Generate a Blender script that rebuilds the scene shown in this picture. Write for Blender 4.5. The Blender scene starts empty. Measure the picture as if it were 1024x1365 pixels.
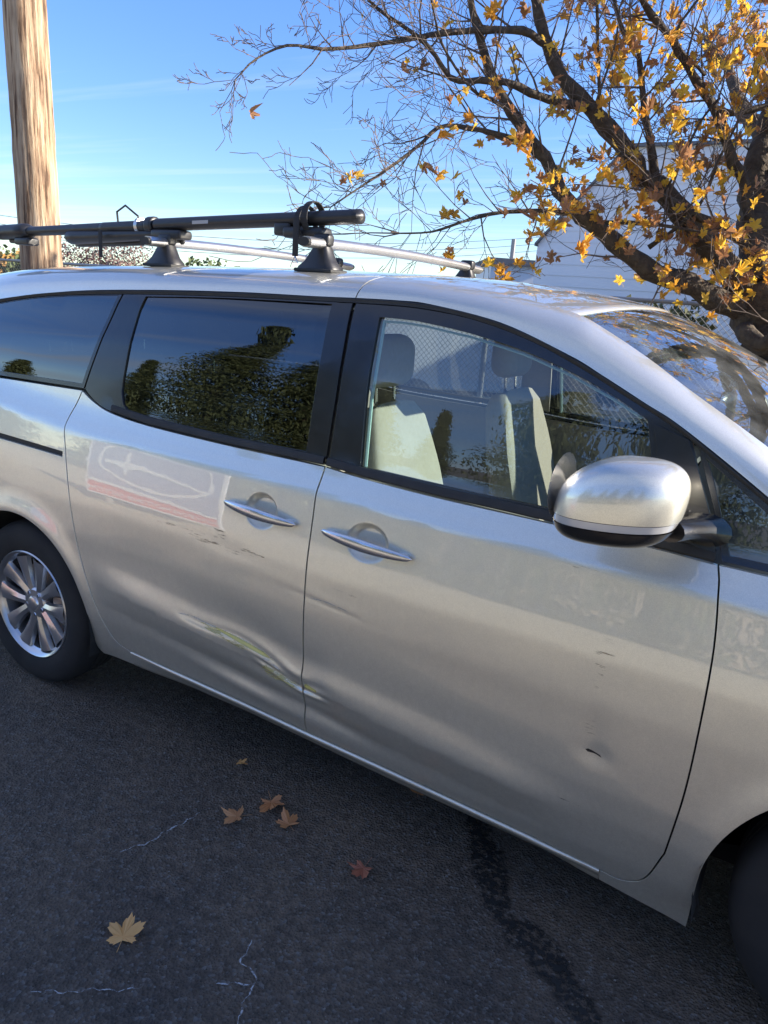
import bpy, math, random
import numpy as np
from mathutils import Vector, Matrix
from mathutils.geometry import delaunay_2d_cdt

# ------------------------------------------------------------------ camera, light, exposure
scn = bpy.context.scene
COL = scn.collection
cam_d = bpy.data.cameras.new('camera')
cam = bpy.data.objects.new('camera', cam_d); COL.objects.link(cam)
# columns: image right, image down, forward, in world axes (X = van's forward, Y = away across the van, Z up)
RC = np.array([[0.85300315, 0.20034008, -0.48192269],
               [0.51718951, -0.20062047, 0.8320255],
               [0.0700045, -0.95896573, -0.27474368]])
m4 = Matrix(((RC[0,0], -RC[0,1], -RC[0,2], -0.373), (RC[1,0], -RC[1,1], -RC[1,2], -1.737),
             (RC[2,0], -RC[2,1], -RC[2,2], 1.684), (0, 0, 0, 1)))
cam.matrix_world = m4
cam_d.sensor_fit = 'VERTICAL'; cam_d.sensor_height = 24.0
cam_d.lens = 24.0*1000.0/1365.0
cam_d.clip_start = 0.05; cam_d.clip_end = 2000
scn.camera = cam

SUN_AZ = math.atan2(0.475, 0.88)      # direction towards the sun, angle from +X to +Y
SUN_EL = math.radians(23)
world = bpy.data.worlds.new('World'); scn.world = world; world.use_nodes = True
wn = world.node_tree; wn.nodes.clear()
def WN(t, **k):
    n = wn.nodes.new(t)
    for a, b in k.items(): setattr(n, a, b)
    return n
wo = WN('ShaderNodeOutputWorld'); bg = WN('ShaderNodeBackground'); sky = WN('ShaderNodeTexSky')
sky.sky_type = 'NISHITA'; sky.sun_disc = False; sky.sun_elevation = SUN_EL
sky.sun_rotation = math.pi/2 - SUN_AZ; sky.air_density = 1.0; sky.dust_density = 0.0; sky.altitude = 1500; sky.ozone_density = 2.5
bg.inputs['Strength'].default_value = 0.10
# thin high cloud streaks
tc = WN('ShaderNodeTexCoord'); sep = WN('ShaderNodeSeparateXYZ'); wn.links.new(tc.outputs['Generated'], sep.inputs[0])
den = WN('ShaderNodeMath', operation='MAXIMUM'); wn.links.new(sep.outputs['Z'], den.inputs[0]); den.inputs[1].default_value = 0.03
dx = WN('ShaderNodeMath', operation='DIVIDE'); wn.links.new(sep.outputs['X'], dx.inputs[0]); wn.links.new(den.outputs[0], dx.inputs[1])
dy = WN('ShaderNodeMath', operation='DIVIDE'); wn.links.new(sep.outputs['Y'], dy.inputs[0]); wn.links.new(den.outputs[0], dy.inputs[1])
cb = WN('ShaderNodeCombineXYZ'); wn.links.new(dx.outputs[0], cb.inputs[0]); wn.links.new(dy.outputs[0], cb.inputs[1])
mp = WN('ShaderNodeMapping'); mp.inputs['Rotation'].default_value = (0, 0, math.radians(32)); mp.inputs['Scale'].default_value = (0.10, 0.75, 1)
wn.links.new(cb.outputs[0], mp.inputs[0])
nz = WN('ShaderNodeTexNoise'); nz.inputs['Scale'].default_value = 1.0; nz.inputs['Detail'].default_value = 7; nz.inputs['Roughness'].default_value = 0.55
wn.links.new(mp.outputs[0], nz.inputs['Vector'])
cr = WN('ShaderNodeMapRange'); cr.inputs['From Min'].default_value = 0.47; cr.inputs['From Max'].default_value = 0.80; cr.inputs['To Max'].default_value = 0.75
wn.links.new(nz.outputs['Fac'], cr.inputs['Value'])
up = WN('ShaderNodeMapRange'); up.inputs['From Min'].default_value = 0.0; up.inputs['From Max'].default_value = 0.06
wn.links.new(sep.outputs['Z'], up.inputs['Value'])
mu = WN('ShaderNodeMath', operation='MULTIPLY'); wn.links.new(cr.outputs[0], mu.inputs[0]); wn.links.new(up.outputs[0], mu.inputs[1])
mx = WN('ShaderNodeMixRGB'); mx.inputs['Color2'].default_value = (4.2, 4.6, 5.2, 1)
wn.links.new(mu.outputs[0], mx.inputs['Fac']); wn.links.new(sky.outputs[0], mx.inputs['Color1'])
hs = WN('ShaderNodeHueSaturation'); hs.inputs['Saturation'].default_value = 1.20; hs.inputs['Value'].default_value = 1.12; hs.inputs['Hue'].default_value = 0.514
hz_ = WN('ShaderNodeMapRange'); hz_.inputs['From Min'].default_value = 0.0; hz_.inputs['From Max'].default_value = 0.40; hz_.inputs['To Min'].default_value = 0.80; hz_.inputs['To Max'].default_value = 1.34
wn.links.new(sep.outputs['Z'], hz_.inputs['Value']); wn.links.new(hz_.outputs[0], hs.inputs['Value'])
wn.links.new(sky.outputs[0], hs.inputs['Color']); wn.links.new(hs.outputs[0], mx.inputs['Color1'])
wn.links.new(mx.outputs[0], bg.inputs['Color']); wn.links.new(bg.outputs[0], wo.inputs['Surface'])

sd = bpy.data.lights.new('sun', 'SUN'); sun = bpy.data.objects.new('sun', sd); COL.objects.link(sun)
sd.energy = 4.8; sd.angle = math.radians(0.5); sd.color = (1.0, 0.90, 0.76)
sv = Vector((math.cos(SUN_EL)*math.cos(SUN_AZ), math.cos(SUN_EL)*math.sin(SUN_AZ), math.sin(SUN_EL)))
sun.rotation_euler = sv.to_track_quat('Z', 'Y').to_euler()
sun.location = (10, 6, 10)
scn.view_settings.view_transform = 'Standard'; scn.view_settings.look = 'None'
scn.view_settings.exposure = 1.38; scn.view_settings.gamma = 1.0; scn.view_settings.use_curve_mapping = False
scn.render.engine = 'CYCLES'
scn.cycles.max_bounces = 10; scn.cycles.transparent_max_bounces = 24; scn.cycles.transmission_bounces = 8
scn.cycles.sample_clamp_indirect = 6

random.seed(7); rng = np.random.default_rng(7)

# ------------------------------------------------------------------ materials
def new_mat(name):
    m = bpy.data.materials.new(name); m.use_nodes = True
    nt = m.node_tree; nt.nodes.clear()
    out = nt.nodes.new('ShaderNodeOutputMaterial')
    return m, nt, out
def N(nt, t, **k):
    n = nt.nodes.new(t)
    for a, b in k.items(): setattr(n, a, b)
    return n
def pmat(name, col, rough=0.5, metal=0.0, noise=None, bump=None, coat=0, spec=None, emit=None):
    """Principled material; noise=(scale, amount, colour2), bump=(scale, strength)"""
    m, nt, out = new_mat(name)
    p = N(nt, 'ShaderNodeBsdfPrincipled')
    p.inputs['Base Color'].default_value = (*col, 1); p.inputs['Roughness'].default_value = rough
    p.inputs['Metallic'].default_value = metal; p.inputs['Coat Weight'].default_value = coat
    p.inputs['Coat Roughness'].default_value = 0.04
    if spec is not None: p.inputs['Specular IOR Level'].default_value = spec
    nt.links.new(p.outputs[0], out.inputs[0])
    t = N(nt, 'ShaderNodeTexCoord')
    if noise:
        n = N(nt, 'ShaderNodeTexNoise'); n.inputs['Scale'].default_value = noise[0]; n.inputs['Detail'].default_value = 6
        nt.links.new(t.outputs['Object'], n.inputs['Vector'])
        r = N(nt, 'ShaderNodeMapRange'); r.inputs['From Min'].default_value = .35; r.inputs['From Max'].default_value = .65
        nt.links.new(n.outputs['Fac'], r.inputs['Value'])
        x = N(nt, 'ShaderNodeMixRGB'); x.inputs['Color1'].default_value = (*col, 1); x.inputs['Color2'].default_value = (*noise[2], 1)
        mm = N(nt, 'ShaderNodeMath', operation='MULTIPLY'); mm.inputs[1].default_value = noise[1]
        nt.links.new(r.outputs[0], mm.inputs[0]); nt.links.new(mm.outputs[0], x.inputs['Fac'])
        nt.links.new(x.outputs[0], p.inputs['Base Color'])
    if bump:
        n = N(nt, 'ShaderNodeTexNoise'); n.inputs['Scale'].default_value = bump[0]; n.inputs['Detail'].default_value = 5
        nt.links.new(t.outputs['Object'], n.inputs['Vector'])
        b = N(nt, 'ShaderNodeBump'); b.inputs['Strength'].default_value = bump[1]; b.inputs['Distance'].default_value = bump[2] if len(bump) > 2 else .01
        nt.links.new(n.outputs['Fac'], b.inputs['Height']); nt.links.new(b.outputs[0], p.inputs['Normal'])
    return m
def glass_mat(name, tint, ior=1.55, rough=0.0, dust=0.0):
    m, nt, out = new_mat(name)
    g = N(nt, 'ShaderNodeNewGeometry')
    io = N(nt, 'ShaderNodeMapRange'); io.inputs['To Min'].default_value = ior; io.inputs['To Max'].default_value = 1/ior
    nt.links.new(g.outputs['Backfacing'], io.inputs['Value'])
    f = N(nt, 'ShaderNodeFresnel'); nt.links.new(io.outputs[0], f.inputs['IOR'])
    m2 = N(nt, 'ShaderNodeMath', operation='MULTIPLY'); m2.inputs[1].default_value = 2.0; m2.use_clamp = True
    nt.links.new(f.outputs[0], m2.inputs[0])
    tr = N(nt, 'ShaderNodeBsdfTransparent'); tr.inputs[0].default_value = (*tint, 1)
    gl = N(nt, 'ShaderNodeBsdfGlossy'); gl.inputs['Roughness'].default_value = rough
    mx = N(nt, 'ShaderNodeMixShader'); nt.links.new(m2.outputs[0], mx.inputs[0]); nt.links.new(tr.outputs[0], mx.inputs[1]); nt.links.new(gl.outputs[0], mx.inputs[2])
    last = mx
    if dust:
        d = N(nt, 'ShaderNodeBsdfDiffuse'); d.inputs[0].default_value = (.6, .6, .55, 1)
        n = N(nt, 'ShaderNodeTexNoise'); n.inputs['Scale'].default_value = 9; n.inputs['Detail'].default_value = 8
        t = N(nt, 'ShaderNodeTexCoord'); nt.links.new(t.outputs['Object'], n.inputs['Vector'])
        r = N(nt, 'ShaderNodeMapRange'); r.inputs['From Min'].default_value = .3; r.inputs['From Max'].default_value = .9; r.inputs['To Max'].default_value = dust
        nt.links.new(n.outputs['Fac'], r.inputs['Value'])
        last = N(nt, 'ShaderNodeMixShader'); nt.links.new(r.outputs[0], last.inputs[0]); nt.links.new(mx.outputs[0], last.inputs[1]); nt.links.new(d.outputs[0], last.inputs[2])
    nt.links.new(last.outputs[0], out.inputs[0])
    return m
def paint_mat(name='silver_paint'):
    m, nt, out = new_mat(name)
    p = N(nt, 'ShaderNodeBsdfPrincipled')
    p.inputs['Metallic'].default_value = 0.76; p.inputs['Roughness'].default_value = 0.33
    p.inputs['Coat Weight'].default_value = 1.0; p.inputs['Coat Roughness'].default_value = 0.03; p.inputs['Coat IOR'].default_value = 1.95
    t = N(nt, 'ShaderNodeTexCoord')
    # dust and road film: denser low down, streaky
    n1 = N(nt, 'ShaderNodeTexNoise'); n1.inputs['Scale'].default_value = 3.0; n1.inputs['Detail'].default_value = 9; n1.inputs['Roughness'].default_value = .62
    nt.links.new(t.outputs['Object'], n1.inputs['Vector'])
    n1b = N(nt, 'ShaderNodeTexNoise'); n1b.inputs['Scale'].default_value = 55; n1b.inputs['Detail'].default_value = 6; n1b.inputs['Roughness'].default_value = .7; nt.links.new(t.outputs['Object'], n1b.inputs['Vector'])
    n1m = N(nt, 'ShaderNodeMath', operation='MULTIPLY_ADD'); n1m.inputs[1].default_value = .62; nt.links.new(n1b.outputs['Fac'], n1m.inputs[0])
    n1s = N(nt, 'ShaderNodeMath', operation='MULTIPLY'); n1s.inputs[1].default_value = .6; nt.links.new(n1.outputs['Fac'], n1s.inputs[0]); nt.links.new(n1s.outputs[0], n1m.inputs[2])
    s = N(nt, 'ShaderNodeSeparateXYZ'); nt.links.new(t.outputs['Object'], s.inputs[0])
    low = N(nt, 'ShaderNodeMapRange'); low.inputs['From Min'].default_value = 1.1; low.inputs['From Max'].default_value = .15; low.inputs['To Min'].default_value = .25; low.inputs['To Max'].default_value = 1.0
    nt.links.new(s.outputs['Z'], low.inputs['Value'])
    r1 = N(nt, 'ShaderNodeMapRange'); r1.inputs['From Min'].default_value = .35; r1.inputs['From Max'].default_value = .75; r1.inputs['To Max'].default_value = .34
    nt.links.new(n1m.outputs[0], r1.inputs['Value'])
    mm = N(nt, 'ShaderNodeMath', operation='MULTIPLY'); nt.links.new(r1.outputs[0], mm.inputs[0]); nt.links.new(low.outputs[0], mm.inputs[1])
    # flake sparkle
    v = N(nt, 'ShaderNodeTexVoronoi'); v.inputs['Scale'].default_value = 900; nt.links.new(t.outputs['Object'], v.inputs['Vector'])
    fl = N(nt, 'ShaderNodeMixRGB'); fl.inputs['Color1'].default_value = (.70, .675, .57, 1); fl.inputs['Color2'].default_value = (.84, .81, .695, 1)
    sv_ = N(nt, 'ShaderNodeSeparateColor'); nt.links.new(v.outputs['Color'], sv_.inputs[0]); nt.links.new(sv_.outputs[0], fl.inputs['Fac'])
    dc = N(nt, 'ShaderNodeMixRGB'); dc.inputs['Color2'].default_value = (.36, .32, .27, 1)
    nt.links.new(mm.outputs[0], dc.inputs['Fac']); nt.links.new(fl.outputs[0], dc.inputs['Color1']); nt.links.new(dc.outputs[0], p.inputs['Base Color'])
    rr = N(nt, 'ShaderNodeMath', operation='MULTIPLY_ADD'); rr.inputs[1].default_value = .35; rr.inputs[2].default_value = .41
    nt.links.new(mm.outputs[0], rr.inputs[0]); nt.links.new(rr.outputs[0], p.inputs['Roughness'])
    cw = N(nt, 'ShaderNodeMath', operation='MULTIPLY_ADD'); cw.inputs[1].default_value = .10; cw.inputs[2].default_value = .012
    nt.links.new(mm.outputs[0], cw.inputs[0]); nt.links.new(cw.outputs[0], p.inputs['Coat Roughness'])
    # very slight orange peel and panel waviness
    n2 = N(nt, 'ShaderNodeTexNoise'); n2.inputs['Scale'].default_value = 7; n2.inputs['Detail'].default_value = 3
    nt.links.new(t.outputs['Object'], n2.inputs['Vector'])
    b = N(nt, 'ShaderNodeBump'); b.inputs['Strength'].default_value = .16; b.inputs['Distance'].default_value = .0022
    nt.links.new(n2.outputs['Fac'], b.inputs['Height'])
    nt.links.new(b.outputs[0], p.inputs['Normal']); nt.links.new(b.outputs[0], p.inputs['Coat Normal'])
    nt.links.new(p.outputs[0], out.inputs[0])
    return m
def scratch_mat(name, col, cover, scale, rough=.6, stretch=(1, 1, 1)):
    """paint transfer, scratches and painted highlights: broken up by noise so it only covers part of the strip"""
    m, nt, out = new_mat(name)
    t = N(nt, 'ShaderNodeTexCoord'); mp_ = N(nt, 'ShaderNodeMapping'); mp_.inputs['Scale'].default_value = stretch
    nt.links.new(t.outputs['Object'], mp_.inputs[0])
    n = N(nt, 'ShaderNodeTexNoise'); n.inputs['Scale'].default_value = scale; n.inputs['Detail'].default_value = 8; n.inputs['Roughness'].default_value = .7
    nt.links.new(mp_.outputs[0], n.inputs['Vector'])
    r = N(nt, 'ShaderNodeMapRange'); r.inputs['From Min'].default_value = .62 - cover*.3; r.inputs['From Max'].default_value = .70 - cover*.25
    nt.links.new(n.outputs['Fac'], r.inputs['Value'])
    a = N(nt, 'ShaderNodeAttribute'); a.attribute_name = 'fade'
    mu_ = N(nt, 'ShaderNodeMath', operation='MULTIPLY'); nt.links.new(r.outputs[0], mu_.inputs[0]); nt.links.new(a.outputs['Fac'], mu_.inputs[1])
    p = N(nt, 'ShaderNodeBsdfPrincipled'); p.inputs['Base Color'].default_value = (*col, 1); p.inputs['Roughness'].default_value = rough
    tr = N(nt, 'ShaderNodeBsdfTransparent')
    x = N(nt, 'ShaderNodeMixShader'); nt.links.new(mu_.outputs[0], x.inputs[0]); nt.links.new(tr.outputs[0], x.inputs[1]); nt.links.new(p.outputs[0], x.inputs[2])
    nt.links.new(x.outputs[0], out.inputs[0])
    return m
def leaf_mat(name, c1, c2, trans):
    m, nt, out = new_mat(name)
    t = N(nt, 'ShaderNodeTexCoord'); n = N(nt, 'ShaderNodeTexNoise'); n.inputs['Scale'].default_value = 14; n.inputs['Detail'].default_value = 4
    oi = N(nt, 'ShaderNodeObjectInfo')
    nt.links.new(t.outputs['Object'], n.inputs['Vector'])
    r = N(nt, 'ShaderNodeMapRange'); r.inputs['From Min'].default_value = .35; r.inputs['From Max'].default_value = .65
    nt.links.new(n.outputs['Fac'], r.inputs['Value'])
    ad = N(nt, 'ShaderNodeMath', operation='MULTIPLY_ADD'); ad.inputs[1].default_value = .5; nt.links.new(r.outputs[0], ad.inputs[0])
    m5 = N(nt, 'ShaderNodeMath', operation='MULTIPLY'); m5.inputs[1].default_value = .5; nt.links.new(oi.outputs['Random'], m5.inputs[0]); nt.links.new(m5.outputs[0], ad.inputs[2])
    x = N(nt, 'ShaderNodeMixRGB'); x.inputs['Color1'].default_value = (*c1, 1); x.inputs['Color2'].default_value = (*c2, 1)
    nt.links.new(ad.outputs[0], x.inputs['Fac'])
    d = N(nt, 'ShaderNodeBsdfPrincipled'); d.inputs['Roughness'].default_value = .55; nt.links.new(x.outputs[0], d.inputs['Base Color'])
    tl = N(nt, 'ShaderNodeBsdfTranslucent'); nt.links.new(x.outputs[0], tl.inputs[0])
    mxs = N(nt, 'ShaderNodeMixShader'); mxs.inputs[0].default_value = trans
    nt.links.new(d.outputs[0], mxs.inputs[1]); nt.links.new(tl.outputs[0], mxs.inputs[2]); nt.links.new(mxs.outputs[0], out.inputs[0])
    return m

M = {}
M['paint'] = paint_mat()
M['black_trim'] = pmat('black_gloss_trim', (.012, .012, .014), .22, coat=.3, noise=(30, .3, (.03, .03, .03)))
M['rubber'] = pmat('black_rubber', (.018, .018, .018), .7, noise=(20, .5, (.04, .038, .035)))
M['tyre'] = pmat('tyre_rubber', (.012, .012, .013), .85, noise=(9, .6, (.028, .026, .024)), bump=(60, .25, .002))
M['void'] = pmat('dark_underbody', (.012, .012, .012), .9, noise=(8, .5, (.03, .028, .025)))
M['alloy'] = pmat('wheel_alloy', (.62, .62, .63), .28, .9, noise=(12, .35, (.38, .35, .31)), coat=.4)
M['alloy_dark'] = pmat('wheel_recess', (.10, .10, .105), .5, .6, noise=(12, .5, (.05, .045, .04)))
M['steel'] = pmat('brake_steel', (.35, .33, .31), .45, .8, noise=(20, .5, (.2, .13, .09)))
M['chrome'] = pmat('chrome', (.75, .75, .77), .12, 1.0)
M['handle'] = pmat('handle_paint', (.60, .61, .64), .22, .85, coat=1.0, noise=(25, .2, (.45, .45, .46)))
M['clear_glass'] = glass_mat('clear_glass', (.66, .71, .69), 1.6, dust=.03)
M['dark_glass'] = glass_mat('privacy_glass', (.07, .085, .10), 1.62)
M['tint_glass'] = glass_mat('tinted_glass', (.50, .58, .60), 1.5)
M['shield_glass'] = glass_mat('windshield_glass', (.66, .80, .78), 1.7, dust=.17)  # pale dust film also stands in for bright sky reflection on the pane
M['seat'] = pmat('beige_seat_cloth', (.42, .40, .35), .85, noise=(60, .4, (.36, .33, .27)), bump=(200, .3, .002))
M['trim'] = pmat('interior_trim', (.32, .30, .27), .7, noise=(40, .3, (.25, .24, .22)))
M['dark_trim'] = pmat('dashboard_plastic', (.03, .03, .032), .6, noise=(50, .4, (.05, .05, .05)))
M['pole_grey'] = pmat('post_grey', (.35, .34, .32), .7)
M['liner'] = pmat('headliner', (.42, .40, .36), .9, noise=(80, .3, (.34, .33, .30)))
M['glass_edge'] = pmat('ground_glass_edge', (.42, .62, .62), .25, coat=.5)
M['screen'] = pmat('screen', (.01, .01, .012), .1)
M['lens'] = pmat('clear_lens', (.62, .62, .62), .12, .3, coat=1)
M['redlens'] = pmat('red_lens', (.45, .01, .01), .12, coat=1)
M['plastic'] = pmat('rack_plastic', (.014, .014, .016), .42, noise=(40, .4, (.03, .03, .032)), bump=(150, .2, .001))
M['webbing'] = pmat('strap_webbing', (.02, .02, .022), .8, bump=(300, .4, .001))
M['bar'] = pmat('rack_bar', (.60, .60, .60), .33, .9, noise=(10, .4, (.42, .41, .38)))
M['grip'] = pmat('grip_decal', (.35, .35, .36), .5)

# ------------------------------------------------------------------ object helpers
def tag(o, label=None, cat=None, group=None, kind=None):
    if label: o['label'] = label
    if cat: o['category'] = cat
    if group: o['group'] = group
    if kind: o['kind'] = kind
    return o
def empty(name, loc=(0, 0, 0), label=None, cat=None, group=None):
    o = bpy.data.objects.new(name, None); COL.objects.link(o); o.location = loc
    return tag(o, label, cat, group)
def mesh_obj(name, vs, fs, mat, parent=None, smooth=True, normals=None, auto=None):
    me = bpy.data.meshes.new(name)
    me.from_pydata([tuple(map(float, v)) for v in vs], [], [tuple(int(i) for i in f) for f in fs])
    if mat: me.materials.append(mat)
    me.update()
    if smooth: me.polygons.foreach_set('use_smooth', [True]*len(me.polygons))
    if normals is not None:
        me.normals_split_custom_set_from_vertices([tuple(map(float, n)) for n in normals])
    if auto is not None:
        try: me.set_sharp_from_angle(angle=math.radians(auto))
        except Exception: pass
    o = bpy.data.objects.new(name, me); COL.objects.link(o)
    if parent: o.parent = parent
    return o
class MB:
    def __init__(s): s.v = []; s.f = []
    def add(s, vs, fs):
        n = len(s.v); s.v += [tuple(map(float, v)) for v in vs]; s.f += [tuple(i+n for i in f) for f in fs]
    def box(s, x0, x1, y0, y1, z0, z1):
        s.add([(x0,y0,z0),(x1,y0,z0),(x1,y1,z0),(x0,y1,z0),(x0,y0,z1),(x1,y0,z1),(x1,y1,z1),(x0,y1,z1)],
              [(0,3,2,1),(4,5,6,7),(0,1,5,4),(1,2,6,5),(2,3,7,6),(3,0,4,7)])
    def rbox(s, x0, x1, y0, y1, z0, z1, r=.01, seg=3):
        """box rounded about all edges (superellipsoid-like from a subdivided cube)"""
        cx, cy, cz = (x0+x1)/2, (y0+y1)/2, (z0+z1)/2; hx, hy, hz = (x1-x0)/2, (y1-y0)/2, (z1-z0)/2
        r = min(r, hx, hy, hz)
        def ax(h):
            a = [-h]+[-h+r*(1-math.cos(math.pi/2*(k+1)/seg)) for k in range(seg)]
            return a+[-q for q in reversed(a)]
        A = [ax(hx), ax(hy), ax(hz)]
        def fix(p):
            q = np.array(p, float); h = np.array([hx, hy, hz]); inn = np.clip(q, -(h-r), h-r); d = q-inn
            L = np.linalg.norm(d)
            if L > 1e-9: d = d/L*r
            return inn+d+np.array([cx, cy, cz])
        for a in range(3):
            b, c = (a+1) % 3, (a+2) % 3
            for sg in (-1, 1):
                vs = []; fs = []; nb = len(A[b]); nc = len(A[c])
                for i in range(nb):
                    for j in range(nc):
                        p = [0, 0, 0]; p[a] = sg*[hx, hy, hz][a]; p[b] = A[b][i]; p[c] = A[c][j]; vs.append(fix(p))
                for i in range(nb-1):
                    for j in range(nc-1):
                        q = (i*nc+j, (i+1)*nc+j, (i+1)*nc+j+1, i*nc+j+1); fs.append(q if sg > 0 else q[::-1])
                s.add(vs, fs)
    def tube(s, pts, rad, n=8, cap=True, flat=(1, 1), up=None):
        pts = [np.array(p, float) for p in pts]; rs = rad if hasattr(rad, '__len__') else [rad]*len(pts)
        vs = []; ref = np.array(up if up is not None else (0.13, .21, .97), float)
        for i, p in enumerate(pts):
            t = pts[min(i+1, len(pts)-1)]-pts[max(i-1, 0)]; t = t/(np.linalg.norm(t)+1e-12)
            a = np.cross(t, ref)
            if np.linalg.norm(a) < .05: a = np.cross(t, (1, 0, 0))
            a /= np.linalg.norm(a); b = np.cross(a, t)
            for k in range(n):
                w = 2*math.pi*k/n; vs.append(p+rs[i]*(flat[0]*math.cos(w)*a+flat[1]*math.sin(w)*b))
        fs = []
        for i in range(len(pts)-1):
            for k in range(n):
                k2 = (k+1) % n; fs.append((i*n+k, i*n+k2, (i+1)*n+k2, (i+1)*n+k))
        if cap: fs += [tuple(range(n))[::-1], tuple((len(pts)-1)*n+k for k in range(n))]
        s.add(vs, fs)
    def lathe(s, prof, n, c, axis='y'):
        """prof: (radius, axial) pairs around axis through c"""
        vs = []; fs = []
        for (r, a) in prof:
            for k in range(n):
                w = 2*math.pi*k/n; u, v = r*math.cos(w), r*math.sin(w)
                if axis == 'y': vs.append((c[0]+u, c[1]+a, c[2]+v))
                elif axis == 'z': vs.append((c[0]+u, c[1]+v, c[2]+a))
                else: vs.append((c[0]+a, c[1]+u, c[2]+v))
        for i in range(len(prof)-1):
            for k in range(n):
                k2 = (k+1) % n; fs.append((i*n+k, (i+1)*n+k, (i+1)*n+k2, i*n+k2))
        s.add(vs, fs)
    def build(s, name, mat, parent=None, smooth=True, auto=35):
        return mesh_obj(name, s.v, s.f, mat, parent, smooth, auto=auto)
def grid_obj(name, P, mat, parent=None, flip=False, auto=None):
    """P: array [i][j] of points"""
    P = np.asarray(P, float); a, b = P.shape[:2]; fs = []
    for i in range(a-1):
        for j in range(b-1):
            q = (i*b+j, i*b+j+1, (i+1)*b+j+1, (i+1)*b+j); fs.append(q[::-1] if flip else q)
    return mesh_obj(name, P.reshape(-1, 3), fs, mat, parent, True, auto=auto)
def catmull(pts, n=8):
    p = np.array(pts, float)
    if len(p) < 3: return [tuple(x) for x in np.linspace(p[0], p[-1], n+1)]
    ext = np.vstack([2*p[0]-p[1], p, 2*p[-1]-p[-2]]); out = []
    for i in range(len(p)-1):
        a, b, c, d = ext[i:i+4]
        for k in range(n):
            t = k/n; out.append(.5*((2*b)+(c-a)*t+(2*a-5*b+4*c-d)*t*t+(3*b-a-3*c+d)*t**3))
    out.append(p[-1]); return [tuple(x) for x in out]
def resamp(pts, h):
    p = np.array(pts, float); d = np.r_[0, np.cumsum(np.linalg.norm(np.diff(p, axis=0), axis=1))]
    n = max(1, int(round(d[-1]/h))); t = np.linspace(0, d[-1], n+1)
    return np.c_[tuple(np.interp(t, d, p[:, k]) for k in range(p.shape[1]))]
def loop(segs, h=.02):
    """closed outline from smooth segments that meet at corners"""
    out = []
    for s in segs:
        r = resamp(catmull(s, 8), h); out += [tuple(x) for x in r[:-1]]
    return out
def inpoly(P, poly):
    x, y = P[:, 0], P[:, 1]; c = np.zeros(len(P), bool); q = np.array(poly); j = len(q)-1
    for i in range(len(q)):
        xi, yi = q[i]; xj, yj = q[j]
        with np.errstate(divide='ignore', invalid='ignore'):
            k = ((yi > y) != (yj > y)) & (x < (xj-xi)*(y-yi)/(yj-yi+1e-15)+xi)
        c ^= k; j = i
    return c
def area2(q):
    q = np.array(q); return np.sum(q[:, 0]*np.roll(q[:, 1], -1)-np.roll(q[:, 0], -1)*q[:, 1])
def offset_poly(q, d):
    """inset (d>0) of a polygon, assumed counter-clockwise"""
    q = np.array(q, float)
    if area2(q) < 0: q = q[::-1]
    e1 = q-np.roll(q, 1, 0); e2 = np.roll(q, -1, 0)-q
    n1 = np.c_[-e1[:, 1], e1[:, 0]]; n2 = np.c_[-e2[:, 1], e2[:, 0]]
    n1 /= np.linalg.norm(n1, axis=1)[:, None]+1e-12; n2 /= np.linalg.norm(n2, axis=1)[:, None]+1e-12
    n = n1+n2; L = np.linalg.norm(n, axis=1)[:, None]; n /= L+1e-9
    k = np.clip(1/np.maximum(np.sum(n*n1, axis=1), .5), 1, 1.6)[:, None]
    return q+n*d*k

# ------------------------------------------------------------------ the van's side surface  Y = S(x, z)
WID = 1.97
_pz = np.array([(0.05,.11),(0.1,.095),(.2,.066),(.31,.031),(.433,.006),(.52,-.004),(.623,-.008),(.75,-.011),(.873,-.007),(.93,-.001),(1.006,.011),(1.098,.0265),(1.112,.031),(1.150,.052),(1.185,.068),(1.205,.074),(1.324,.094),(1.464,.121),(1.598,.163),(1.66,.19),(1.70,.22),(1.8,.3)])
_t = np.linspace(.05, 1.8, 1400)
_y = np.interp(_t, _pz[:, 0], _pz[:, 1])
_k = np.exp(-.5*(np.arange(-24, 25)/8.0)**2); _k /= _k.sum()
_ys = np.convolve(np.pad(_y, 24, mode='edge'), _k, mode='valid')
_k2 = np.exp(-.5*(np.arange(-24, 25)/3.0)**2); _k2 /= _k2.sum()
_ys2 = np.convolve(np.pad(_y, 24, mode='edge'), _k2, mode='valid')
_w = np.clip((_t-1.02)/.05, 0, 1)*np.clip((1.19-_t)/.02, 0, 1)
_y = _ys*(1-_w)+_ys2*_w
def sstep(x, a, b):
    t = np.clip((x-a)/(b-a), 0, 1); return t*t*(3-2*t)
def gauss(x, z, x0, z0, sx, sz, ang=0):
    c, s = math.cos(ang), math.sin(ang); u = (x-x0)*c+(z-z0)*s; v = -(x-x0)*s+(z-z0)*c
    return np.exp(-.5*((u/sx)**2+(v/sz)**2))
HAND = [(-1.828, 1.018, .066, .058), (-1.434, 1.004, .074, .058)]
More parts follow.
